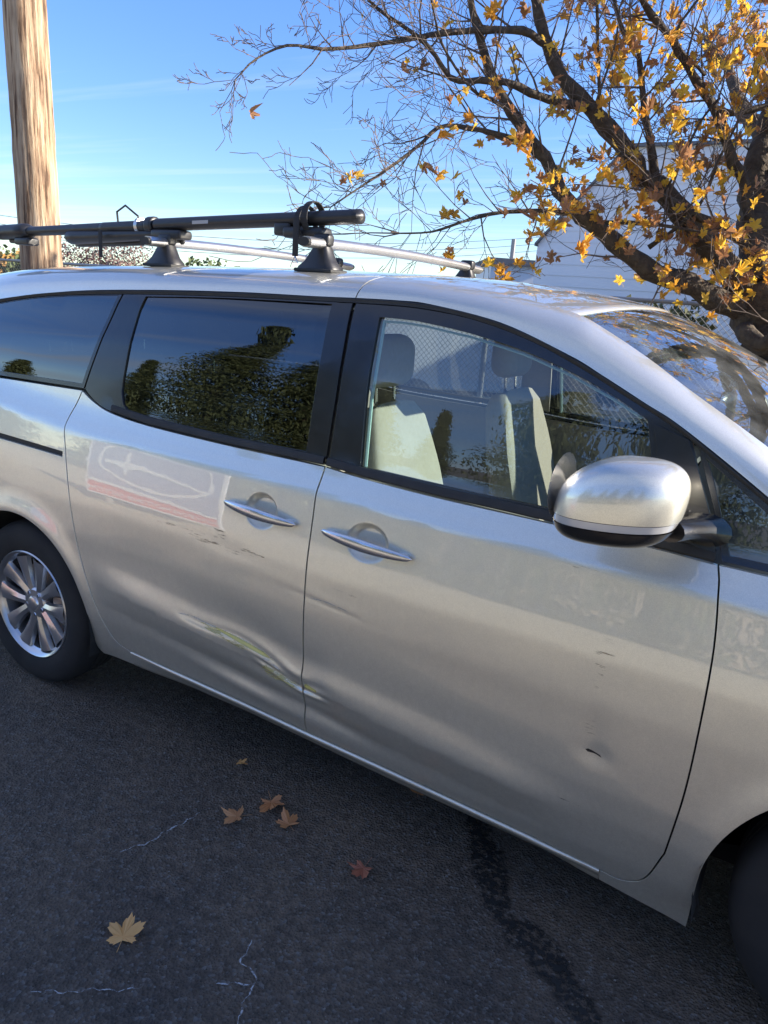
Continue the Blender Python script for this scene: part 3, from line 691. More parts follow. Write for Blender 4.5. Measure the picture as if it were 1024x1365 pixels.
sweep_end('rear_window', [(1.27, -.045), (1.40, -.09), (1.55, -.16)], -4.05, -1, M['dark_glass'], -3.90)
sweep_end('spoiler', [(1.53, -.12), (1.57, -.02), (1.59, -.02), (1.60, -.10)], -4.05, -1, M['paint'], -3.95)
for mir in (0, 1):
    for nm, mt, z0, z1, x0, x1 in (('headlight', M['lens'], .74, .90, .50, .84), ('tail_light', M['redlens'], .85, 1.22, -4.08, -3.92)):
        mb = MB(); y0 = float(S((x0+x1)/2, .8)); yy = (y0+.005, y0+.16)
        if mir: yy = (WID-yy[1], WID-yy[0])
        mb.rbox(x0, x1, yy[0], yy[1], z0, z1, .05, 4); mb.build(nm, mt, VP)

# underbody, wheel housings, cabin floor
mb = MB(); mb.box(-3.95, .80, .36, WID-.36, .20, .42); mb.box(-2.60, -.47, .10, WID-.10, .235, .40); mb.box(-4.0, -3.55, .10, WID-.10, .28, .42); mb.build('underbody', M['void'], VP, smooth=False, auto=None)
for cx in (0, -3.06):
    for mir in (0, 1):
        n = 20; P = []
        for y in (-.006, .36):
            P.append([(cx+(.428 if cx == 0 else .414)*math.cos(a), WID-y if mir else y, .352+(.428 if cx == 0 else .414)*math.sin(a)) for a in np.linspace(math.radians(-14), math.radians(194), n)])
        P.append([(cx+.02*math.cos(a), WID-.36 if mir else .36, .352+.02*math.sin(a)) for a in np.linspace(math.radians(-14), math.radians(194), n)])
        grid_obj('wheel_housing', P, M['void'], VP, flip=bool(mir))
mb = MB(); mb.box(-2.60, -.47, .12, WID-.12, .43, .45); mb.box(-3.9, -.2, .38, WID-.38, .425, .445); mb.build('floor_pan', M['trim'], VP, smooth=False, auto=None)

# ---- wheels
def make_wheel(cx, mir, steer=0):
    y0 = .015
    c = (cx, 0, .352)
    root = bpy.data.objects.new('wheel', None); COL.objects.link(root); root.parent = van
    root.matrix_parent_inverse = wm(van).inverted()
    mbt = MB()
    prof = [(.225, .030), (.232, .012), (.245, .004), (.285, .0), (.318, .004), (.336, .014), (.346, .028), (.352, .048), (.353, .085), (.349, .087), (.349, .093), (.353, .095), (.3535, .118), (.349, .120), (.349, .127), (.3535, .129), (.353, .155), (.349, .157), (.349, .163), (.352, .165), (.350, .200), (.338, .222), (.30, .235), (.24, .232), (.225, .215)]
    mbt.lathe([(r, y0+a) for r, a in prof], 72, c)
    # shoulder blocks
    for k in range(0):
        a = 2*math.pi*k/60
        for rr, yy in ((.343, .022),):
            p = np.array((c[0]+rr*math.cos(a), y0+yy, c[2]+rr*math.sin(a))); t = np.array((-math.sin(a), 0, math.cos(a))); nrm_ = np.array((math.cos(a), 0, math.sin(a)))
            b = np.array((0, 1, 0)); s_ = [p+u*t*.010+v*b*.010+w*(nrm_*.0045-b*.003) for w in (0, 1) for u, v in ((-1, -1), (1, -1), (1, 1), (-1, 1))]
            mbt.add(s_, [(4, 5, 6, 7), (0, 1, 5, 4), (1, 2, 6, 5), (2, 3, 7, 6), (3, 0, 4, 7)])
    mbr = MB()
    mbr.lathe([(.222, y0+.20), (.205, y0+.18), (.200, y0+.06), (.204, y0+.030), (.216, y0+.020), (.222, y0+.010), (.229, y0+.006), (.233, y0+.010), (.231, y0+.022)], 72, c)
    mbs = []
    # five pairs of tapered spokes
    for k in range(5):
        for s_ in (-1, 1):
            a = math.radians(90+72*k)+s_*math.radians(15.5)
            a_in = math.radians(90+72*k)+s_*math.radians(22)
            mbx = MB(); rows = []
            for f, wd, th, yy in ((0, .020, .022, .030), (.3, .022, .024, .026), (.7, .031, .022, .020), (1, .042, .018, .016)):
                r = .055+(.207-.055)*f; aa = a_in*(1-f)+a*f
                p = np.array((c[0]+r*math.cos(aa), y0+yy, c[2]+r*math.sin(aa))); t = np.array((-math.sin(aa), 0, math.cos(aa)))
                rows.append([p-t*wd+np.array((0, th, 0)), p-t*wd*.86+np.array((0, .004, 0)), p-t*.1*wd*s_-np.array((0, .003, 0)), p+t*wd*.86+np.array((0, .004, 0)), p+t*wd+np.array((0, th, 0))])
            vs = [q for r_ in rows for q in r_]; fsx = []
            for i in range(3):
                for j in range(4): fsx.append((i*5+j, (i+1)*5+j, (i+1)*5+j+1, i*5+j+1))
            mbx.add(vs, fsx); mbs.append(mbx)
    mbh = MB(); mbh.lathe([(.0005, y0+.016), (.024, y0+.016), (.030, y0+.019), (.033, y0+.026), (.060, y0+.028), (.068, y0+.036), (.070, y0+.07)], 40, c)
    mbl = []
    for k in range(5):
        a = math.radians(90+36+72*k); q = MB(); q.lathe([(.0005, .018), (.008, .019), (.0105, .024), (.0105, .045)], 6, (c[0]+.050*math.cos(a), y0+.006, c[2]+.050*math.sin(a))); mbl.append(q)
    mbd = MB(); mbd.lathe([(.05, y0+.075), (.16, y0+.078), (.162, y0+.095)], 48, c)
    mbc = MB(); mbc.rbox(c[0]+.085, c[0]+.165, y0+.050, y0+.12, c[2]-.07, c[2]+.06, .015)
    mbk = MB(); mbk.lathe([(.205, y0+.125), (.02, y0+.14)], 32, c)
    mbn = MB(); mbn.tube([(c[0]-.16*math.cos(.5), y0+.02, c[2]-.16*math.sin(.5)), (c[0]-.16*math.cos(.5), y0+.00, c[2]-.16*math.sin(.5)+.003)], .003, 6)
    def fin(mbq, name, mat, parent, auto=35):
        v = np.array(mbq.v)
        f = mbq.f
        if mir: v[:, 1] = WID-v[:, 1]; f = [q[::-1] for q in f]
        return mesh_obj(name, v, f, mat, parent, True, auto=auto)
    root.location = (0, 0, 0)
    fin(mbt, 'tyre', M['tyre'], root, 30); fin(mbr, 'rim', M['alloy'], root)
    for q in mbs: fin(q, 'spoke', M['alloy'], root, 30)
    fin(mbh, 'hub_cap', M['alloy'], root, 40)
    for q in mbl: fin(q, 'wheel_nut', M['chrome'], root, 30)
    fin(mbd, 'brake_disc', M['steel'], root); fin(mbc, 'brake_caliper', M['steel'], root); fin(mbk, 'backing_plate', M['void'], root)
    return root
for cx in (-3.06, 0):
    for mir in (0, 1): make_wheel(cx, mir)

# ---- door handles
def make_handle(hx, hz, ln, mir, door):
    x0, x1 = hx-ln*.5, hx+ln*.5; n = 26; vs = []; m = 12
    for i in range(n+1):
        f = i/n; x = x0+ln*f; z = hz+.010-.016*f*1.0
        w = math.sin(math.pi*min(1, max(0, f)))**.34 if 0 < f < 1 else 0
        hh = .0182*w*(1.06-.12*abs(2*f-1)); tt = .0085*w+.0005
        yo = -.012-.017*math.sin(math.pi*f)**.75
        y = float(S(x, z))+yo
        for k in range(m):
            a = 2*math.pi*k/m; vs.append((x, y+tt*math.cos(a), z+max(hh, .0008)*math.sin(a)))
    fs = []
    for i in range(n):
        for k in range(m): k2 = (k+1) % m; fs.append((i*m+k, (i+1)*m+k, (i+1)*m+k2, i*m+k2))
    vs = np.array(vs)
    if mir: vs[:, 1] = WID-vs[:, 1]; fs = [f[::-1] for f in fs]
    h_ = mesh_obj('handle', vs, fs, M['handle'], door, True)
    for f in (.10, .90):
        mb = MB(); x = x0+ln*f; z = hz+.010-.016*f; y = float(S(x, z)); 
        ya, yb = y-.016, y+.012
        if mir: ya, yb = WID-yb, WID-ya
        mb.rbox(x-.016, x+.016, ya, yb, z-.008, z+.008, .006, 3)
        mb.build('handle_mount', M['handle'], door)
for mir, sd_, fd_ in ((0, near_sd, near_fd), (1, far_sd, far_fd)):
    make_handle(-1.828, 1.012, .292, mir, sd_); make_handle(-1.434, 1.000, .312, mir, fd_)

# ---- mirrors
def make_mirror(mir):
    cx, cy, cz = -.712, -.168, 1.309; hx, hy, hz = .129, .116, .094
    nu, nv = 48, 30
    def pt(u, v):
        # superellipsoid, rear side cut flat where the glass sits
        def pw(c, e): return math.copysign(abs(c)**e, c)
        cu, su, cv, sv2 = math.cos(u), math.sin(u), math.cos(v), math.sin(v)
        ev = .62 if v > 0 else .42
        x = hx*pw(cv, ev)*pw(cu, .80); y = hy*pw(cv, ev)*pw(su, .72); z = hz*pw(sv2, .80)
        # narrower towards the front, lower edge rising to the front, rounded top slopes down rearwards
        zz = z/hz
        x = max(x, -.112-.022*(1-zz)*.5)
        z += .010*(x/hx) - .012*max(0, zz)*(max(0, -x/hx)**2)*2
        if zz < 0: z *= .93
        y *= 1-.10*max(0, x/hx)
        # tilt the lower edge: rises towards the van's nose
        return np.array((cx+x+.012*zz, cy+y-.012*(y/hy)*0, cz+z+.0*x))
    us = np.linspace(0, 2*math.pi, nu+1); vs_ = np.linspace(-math.pi/2, math.pi/2, nv+1)
    G = np.array([[pt(u, v) for u in us] for v in vs_])
    if mir: G[..., 1] = WID-G[..., 1]
    def cut(z0, z1): 
        zs = G[:, :, 2].mean(axis=1); idx = [i for i in range(nv+1) if z0-.001 <= zs[i] <= z1+.001]; return idx
    zline = 1.286; zl2 = 1.268
    zs = G[:, :, 2].mean(axis=1)
    k1 = int(np.argmin(abs(zs-zline))); k2 = int(np.argmin(abs(zs-zl2)))
    if k2 >= k1: k2 = k1-1
    root = bpy.data.objects.new('door_mirror', None); COL.objects.link(root); root.parent = van; root.matrix_parent_inverse = wm(van).inverted()
    top = G[k1:].copy()
    lip_ = top[0].copy(); cc = np.array((cx, (WID-cy) if mir else cy, 0)); 
    inner = top[0].copy(); inner[:, :2] = cc[:2]+(inner[:, :2]-cc[:2])*.965; top = np.concatenate([inner[None], top])
    grid_obj('mirror_cap', top, M['paint'], root, flip=bool(mir), auto=60)
    mid = G[k2:k1+1].copy(); mid[..., :2] = cc[:2]+(mid[..., :2]-cc[:2])*.985; mid[-1, :, 2] -= .0015
    # indicator strip wraps the outboard side only
    grid_obj('indicator_strip', mid, M['lens'], root, flip=bool(mir), auto=60)
    low = G[:k2+1].copy(); low[-1, :, 2] -= .002
    grid_obj('mirror_base', low, M['black_trim'], root, flip=bool(mir), auto=60)
    # glass
    mb = MB()
    a = [(cx-.128, cy+.095*math.cos(t), cz+.012+.070*math.sin(t)) for t in np.linspace(0, 2*math.pi, 24, endpoint=False)]
    if mir: a = [(x, WID-y, z) for x, y, z in a]
    mb.add(a, [tuple(range(24)) if mir else tuple(range(24))[::-1]]); mb.build('mirror_glass', M['chrome'], root, smooth=False, auto=None)
    arm = MB()
    pts = [(-.62, -.10, 1.250), (-.60, -.05, 1.245), (-.585, .0, 1.238), (-.575, .05, 1.228), (-.57, .085, 1.22)]
    if mir: pts = [(x, WID-y, z) for x, y, z in pts]
    arm.tube(pts, [.032, .030, .032, .040, .050], 14, flat=(1.25, .8), up=(0, 0, 1)); arm.build('mirror_arm', M['black_trim'], root)
    sail = loop([[(-.672, 1.20), (-.535, 1.170)], [(-.535, 1.170), (-.555, 1.235), (-.606, 1.345), (-.642, 1.415)], [(-.642, 1.415), (-.725, 1.440)], [(-.725, 1.440), (-.70, 1.35), (-.672, 1.20)]], .02)
    panel('mirror_sail', sail, M['black_trim'], root, off=-.004, h=.03, mir=bool(mir))
    return root
make_mirror(0); make_mirror(1)

# ---- interior
def make_seat(x, y, wide=.50, name='front_seat'):
    root = bpy.data.objects.new(name, None); COL.objects.link(root); root.parent = van; root.matrix_parent_inverse = wm(van).inverted()
    cu = MB(); cu.rbox(x+.02, x+.54, y-wide/2, y+wide/2, .58, .74, .07, 5); cu.build('seat_cushion', M['seat'], root)
    # backrest: contoured sheet swept up, wide at the shoulders' base, narrowing to the top
    b = MB(); rows = []
    zs = np.linspace(0, 1, 15)
    for f in zs:
        z = .66+.66*f; xc = x+.02-.15*f-.02*f*f; w = wide/2*(1-.06*f-.42*max(0, f-.62)**1.3*2); th = .095-.035*f
        if f > .97: th *= .6; w *= .85
        row = []
        for k in range(24):
            a = 2*math.pi*k/24; ca, sa = math.cos(a), math.sin(a)
            u = math.copysign(abs(ca)**.75, ca); v = math.copysign(abs(sa)**.70, sa)
            bolster = .035*abs(v)**3*(1 if u > 0 else 0)
            row.append((xc+th*u+bolster, y+w*v, z+.02*u))
        rows.append(row)
    vs = [p for r in rows for p in r]; fs = []
    for i in range(len(rows)-1):
        for k in range(24): k2 = (k+1) % 24; fs.append((i*24+k, i*24+k2, (i+1)*24+k2, (i+1)*24+k))
    fs.append(tuple((len(rows)-1)*24+k for k in range(24))); fs.append(tuple(range(24))[::-1]); b.add(vs, fs)
    b.build('backrest', M['seat'], root, auto=50)
    p = MB()
    for s in (-.06, .06): p.tube([(x-.145, y+s, 1.27), (x-.155, y+s, 1.44)], .006, 8)
    p.build('headrest_post', M['chrome'], root)
    h = MB(); h.rbox(x-.215, x-.095, y-.135, y+.135, 1.385, 1.565, .058, 5); h.build('headrest', M['seat'], root)
    return root
make_seat(-1.56, .52, .48); make_seat(-1.46, 1.43, .56)
for y in (.52, 1.45): make_seat(-2.42, y, .5, 'middle_seat')
for y in (.55, .985, 1.42): make_seat(-3.35, y, .42, 'rear_seat')
d = MB(); prof = [(-.72, .74), (-.70, .92), (-.62, 1.02), (-.45, 1.075), (-.12, 1.06), (0, .98), (0, .6), (-.6, .6)]
vs = [(x, y, z) for y in (.13, .60, 1.35, WID-.13) for x, z in prof]; n = len(prof)
d.add(vs, [(r*n+i, r*n+(i+1) % n, (r+1)*n+(i+1) % n, (r+1)*n+i) for r in range(3) for i in range(n)]); d.build('dashboard', M['dark_trim'], VP, auto=40)
d = MB(); d.lathe([(.183, -.012), (.195, 0), (.183, .012), (.172, 0), (.183, -.012)], 32, (0, 0, 0), 'x'); d.box(-.01, .01, -.175, .175, -.015, .015); d.rbox(-.02, .04, -.07, .07, -.06, .05, .02)
sw = d.build('steering_wheel', M['dark_trim'], VP); sw.matrix_parent_inverse = wm(van).inverted(); sw.location = (-.86, 1.45, .98); sw.rotation_euler = (0, math.radians(22), 0)
d = MB(); d.rbox(-1.25, -.75, .86, 1.12, .45, .78, .04); d.build('centre_console', M['dark_trim'], VP)
d = MB(); d.rbox(-.73, -.70, .93, 1.17, .93, 1.05, .01); d.build('dash_screen', M['screen'], VP)
d = MB(); d.rbox(-1.01, -.985, .88, 1.09, 1.60, 1.655, .012); d.tube([(-.99, .985, 1.645), (-.97, .985, 1.69)], .010, 8); d.build('rear_view_mirror', M['dark_trim'], VP)
d = MB(); d.tube([(-1.40, .25, .80), (-1.40, .25, 1.0)], [.035, .042], 16); 

# ---- marks: paint transfer, scratches, chips, painted highlights (thin strips lying on the damaged skin)
M['yellow'] = scratch_mat('yellow_paint_transfer', (.66, .58, .18), 1.3, 50, stretch=(.3, 1, 1.5))
M['yellow2'] = scratch_mat('yellow_paint_smear', (.52, .47, .20), .62, 60, stretch=(.25, 1, 1.5))
M['scr_and_highlight'] = scratch_mat('scratch_and_highlight', (.62, .60, .56), .65, 60, stretch=(.3, 1, 2))  # bare scratches, and highlights painted along the scrape fold
M['dark_scr'] = scratch_mat('dark_scratch', (.10, .08, .06), .30, 80, stretch=(.14, 1, 1.6))
M['brown_scr'] = scratch_mat('brown_scuff', (.30, .22, .13), .22, 80, stretch=(.14, 1, 1.6))
def mark(name, pts, width, mat, door, off=-.0006, ends=.15):
    c_ = resamp(catmull(pts, 6), .006); n = len(c_); m = 7
    vs = []; fade = []
    tt = np.gradient(c_, axis=0); tt /= np.linalg.norm(tt, axis=1)[:, None]+1e-12
    nn = np.c_[-tt[:, 1], tt[:, 0]]
    for i in range(n):
        f = i/(n-1); w = width*(.72+.28*math.sin(f*5+pts[0][0]*7))*min(1, f/ends+.12, (1-f)/ends+.12)
        for j in range(m):
            v = (j/(m-1)-.5)*w; x, z = c_[i]+nn[i]*v
            vs.append((x, float(S(x, z, True))+off, z)); fade.append(min(1, f/ends, (1-f)/ends)*(1-abs(j/(m-1)-.5)*2)**.5)
    fs = [(i*m+j, (i+1)*m+j, (i+1)*m+j+1, i*m+j+1) for i in range(n-1) for j in range(m-1)]
    o = mesh_obj(name, vs, fs, mat, door, True)
    a = o.data.attributes.new('fade', 'FLOAT', 'POINT'); a.data.foreach_set('value', fade)
    return o
mark('scrape_and_highlight', [(-2.17, .585), (-2.10, .590), (-2.04, .582), (-1.97, .576)], .012, M['scr_and_highlight'], near_sd)
mark('scrape_and_highlight', [(-2.08, .580), (-2.0, .578), (-1.90, .566), (-1.82, .552), (-1.74, .535)], .017, M['yellow'], near_sd)
mark('scrape_and_highlight', [(-2.0, .584), (-1.90, .573), (-1.82, .559), (-1.75, .541), (-1.70, .520)], .006, M['scr_and_highlight'], near_sd)  # painted highlight: white line along the fold above the yellow
mark('scrape_and_highlight', [(-2.06, .572), (-1.95, .562), (-1.84, .545)], .030, M['yellow2'], near_sd)
mark('scrape_and_highlight', [(-1.80, .500), (-1.74, .485), (-1.69, .470), (-1.645, .468)], .045, M['yellow2'], near_sd)
mark('scrape_and_highlight', [(-1.80, .535), (-1.74, .520), (-1.69, .497), (-1.642, .486)], .010, M['scr_and_highlight'], near_sd)  # gleam of the sharp ridge by the seam, painted on in white
mark('scrape_and_highlight', [(-1.625, .484), (-1.60, .486), (-1.57, .482)], .030, M['yellow'], near_fd)
mark('scrape_and_highlight', [(-1.66, .478), (-1.645, .476), (-1.637, .474)], .020, M['dark_scr'], near_sd)
mark('scuff', [(-1.98, .868), (-1.93, .866), (-1.88, .868)], .020, M['dark_scr'], near_sd)
mark('scuff', [(-1.90, .880), (-1.85, .880), (-1.78, .868)], .026, M['brown_scr'], near_sd)
mark('scuff', [(-2.02, .935), (-1.98, .915), (-1.95, .90)], .03, M['dark_scr'], near_sd)
mark('scuff', [(-2.3, .90), (-2.1, .885), (-1.95, .875)], .05, M['brown_scr'], near_sd)
mark('scratch', [(-1.620, .790), (-1.56, .795), (-1.50, .790), (-1.47, .786)], .006, M['scr_and_highlight'], near_fd)
mark('chip', [(-1.622, .800), (-1.617, .801), (-1.612, .800)], .010, M['dark_scr'], near_fd)
mark('chip', [(-.735, .617), (-.715, .616), (-.700, .613), (-.693, .609)], .009, pmat('bare_chip', (.02, .016, .014), .7), near_fd)
mark('scuff', [(-.745, .70), (-.73, .68), (-.72, .64)], .05, M['brown_scr'], near_fd)
mark('scuff', [(-.72, .93), (-.73, .85), (-.74, .78)], .06, M['brown_scr'], near_fd)
mark('scratch', [(-.85, 1.078), (-.80, 1.082), (-.76, 1.080)], .010, M['dark_scr'], near_fd)
mark('chip', [(-.555, .475), (-.552, .468), (-.550, .46)], .008, M['dark_scr'], near_fd)
mark('scratch', [(-.79, .450), (-.75, .446), (-.72, .446)], .006, M['dark_scr'], near_fd)
mark('scratch', [(-1.60, .835), (-1.52, .842), (-1.44, .838)], .012, M['brown_scr'], near_fd)

# ------------------------------------------------------------------ ROOF RACK and BIKE CARRIER
rack = empty('roof_rack', (-2.3, .985, 1.75), 'pair of silver crossbars on black feet across the minivan roof', 'roof rack')
def rz(x, y):
    u0 = np.interp(x, Ucurve[:, 0], Ucurve[:, 2]); t = abs((y-WID/2)/(WID/2-.36)); return float(u0+.03*(1-min(1, t)**2.2))
for bx, zb in ((-1.93, 1.838), (-2.66, 1.822)):
    bar = MB(); pts = [(bx, y, zb+.012*(1-((y-WID/2)/.66)**2)) for y in np.linspace(.32, WID-.30, 14)]
    bar.tube(pts, .021, 14, flat=(1.2, .85), up=(0, 0, 1)); bo = bar.build('crossbar', M['bar'], rack)
    for y in (.42, WID-.42):
        t = MB(); z0 = rz(bx, y)+.001
        # trapezoid tower with a sloping face and a foot pad
        vs = []; lv = [(0, .078, .045), (.012, .075, .043), (.03, .055, .034), (.065, .034, .027), (max(.075, zb-z0-.008), .028, .024)]
        for dz_, hx_, hy_ in lv:
            for k in range(16):
                a = 2*math.pi*k/16; ca, sa = math.cos(a), math.sin(a)
                vs.append((bx-.012*(1-dz_/.09)+hx_*math.copysign(abs(ca)**.5, ca), y+hy_*math.copysign(abs(sa)**.5, sa), z0+dz_))
        fs = [(r*16+k, r*16+(k+1) % 16, (r+1)*16+(k+1) % 16, (r+1)*16+k) for r in range(len(lv)-1) for k in range(16)]
        fs.append(tuple((len(lv)-1)*16+k for k in range(16))); t.add(vs, fs)
        t.build('rack_foot', M['plastic'], rack, auto=40)
        cl = MB(); cl.rbox(bx-.032, bx+.032, y-.022, y+.022, zb-.006, zb+.034, .012); cl.build('bar_clamp', M['plastic'], rack)
        pad = MB(); pad.rbox(bx-.085, bx+.07, y-.05, y+.05, z0-.006, z0+.006, .005); pad.build('foot_pad', M['rubber'], rack)
    for y, o in ((.32, -1), (WID-.30, 1)):
        cp = MB(); cp.tube([(bx, y, zb), (bx, y+o*.012, zb)], .019, 12, flat=(1.3, .75), up=(0, 0, 1)); cp.build('end_cap', M['rubber'], rack)
bike = empty('bike_carrier', (-2.3, .46, 1.87), 'black upright bicycle carrier tray strapped lengthwise on the roof bars', 'bike carrier')
def tz(x): return 1.925+.043*(x+1.8)
Y0 = .44
def tray(x0, x1, r0, r1, nm, mat='plastic', dz=0, n=14, fl=(1, 1), yy=Y0, blunt=.03):
    t = MB(); L_ = x1-x0; pts = []; rs = []
    for f in (0, .012, .04, .1, .3, .5, .7, .9, .96, .988, 1):
        x = x0+L_*f; e = min(1, math.sqrt(max(0, 1-max(0, 1-min(f, 1-f)*L_/blunt)**2))+.25) if min(f, 1-f)*L_ < blunt else 1
        pts.append((x, yy, tz(x)+dz)); rs.append((r0+(r1-r0)*f)*e)
    t.tube(pts, rs, n, flat=fl, up=(0, 0, 1)); return t.build(nm, M[mat], bike, auto=60)
tray(-2.74, -1.79, .024, .0235, 'front_tray', dz=.004, fl=(1.25, 1))
tray(-3.70, -2.90, .018, .023, 'rear_tray', dz=.0, fl=(1.2, 1))
tray(-3.05, -2.76, .023, .024, 'tray_sleeve', dz=.0, fl=(1.3, 1))
tray(-3.76, -3.52, .031, .034, 'tray_end', dz=.0, fl=(1.3, 1), blunt=.06)
tray(-3.26, -2.70, .033, .022, 'folding_arm', dz=-.030, fl=(1.2, .9), blunt=.05)
tray(-2.78, -2.74, .034, .034, 'clamp_collar', dz=.002, blunt=.006); tray(-2.835, -2.815, .032, .032, 'clamp_collar', 'bar', dz=.002, blunt=.004)
tray(-3.25, -2.62, .012, .012, 'support_bar', dz=-.055, fl=(1, 1), yy=Y0+.03)
# decal on the tube
mb = MB(); mb.add([(x, Y0-.0315, tz(x)+.004+dz) for dz in (-.006, .006) for x in (-2.52, -2.44)], [(0, 1, 3, 2)]); mb.build('decal', M['grip'], bike, smooth=False, auto=None)
def strap(x, zlo, zhi, yc, w=.024):
    s_ = MB(); pts = []
    for a in np.linspace(-.5*math.pi, 1.5*math.pi, 22):
        pts.append((x, yc+.052*math.cos(a), (zlo+zhi)/2+(zhi-zlo)/2*math.sin(a)))
    vs = []; fs = []
    for i, p in enumerate(pts):
        for dx_ in (-w/2, w/2): vs.append((p[0]+dx_, p[1], p[2]))
        o = np.array((0, p[1]-yc, p[2]-(zlo+zhi)/2)); o = o/np.linalg.norm(o)*.0035
        for dx_ in (-w/2, w/2): vs.append((p[0]+dx_, p[1]+o[1], p[2]+o[2]))
    for i in range(len(pts)-1):
        a, b = i*4, (i+1)*4; fs += [(a, a+1, b+1, b), (a+2, b+2, b+3, a+3), (a, b, b+2, a+2), (a+1, a+3, b+3, b+1)]
    s_.add(vs, fs); return s_.build('strap', M['webbing'], bike, smooth=False, auto=None)
strap(-1.99, 1.872, 1.972, Y0); strap(-2.02, 1.856, 1.958, Y0, .02)
mb = MB(); mb.rbox(-2.030, -2.006, Y0-.060, Y0-.056, 1.795, 1.92, .002); mb.build('strap_tail', M['webbing'], bike)
mb = MB(); mb.tube([(-2.018, Y0-.058, 1.795), (-2.030, Y0-.058, 1.775), (-2.006, Y0-.058, 1.775), (-2.018, Y0-.058, 1.795)], .003, 6); mb.build('strap_buckle', M['chrome'], bike)
mb = MB(); mb.rbox(-3.01, -2.99, Y0-.055, Y0-.050, 1.758, 1.86, .002); mb.build('strap_tail', M['webbing'], bike)
mb = MB(); mb.rbox(-2.10, -1.93, Y0-.035, Y0+.035, 1.855, 1.893, .014); mb.rbox(-2.14, -2.07, Y0-.03, Y0+.03, 1.862, 1.905, .01); mb.build('tray_mount', M['plastic'], bike)
mb = MB(); mb.rbox(-2.74, -2.58, Y0-.035, Y0+.035, 1.838, 1.872, .012); mb.build('tray_mount', M['plastic'], bike)
mb = MB(); mb.rbox(-3.60, -3.50, Y0-.03, Y0+.03, 1.792, 1.825, .01); mb.tube([(-3.66, Y0, 1.81), (-3.5, Y0, 1.806)], .012, 8); mb.build('wheel_stop', M['plastic'], bike)
mb = MB(); mb.tube([(-2.955, Y0, 1.885), (-2.955, Y0-.005, 1.935), (-2.90, Y0-.01, 1.958), (-2.84, Y0, 1.920), (-2.84, Y0, 1.89)], .0042, 6); mb.build('wheel_hook', M['plastic'], bike)

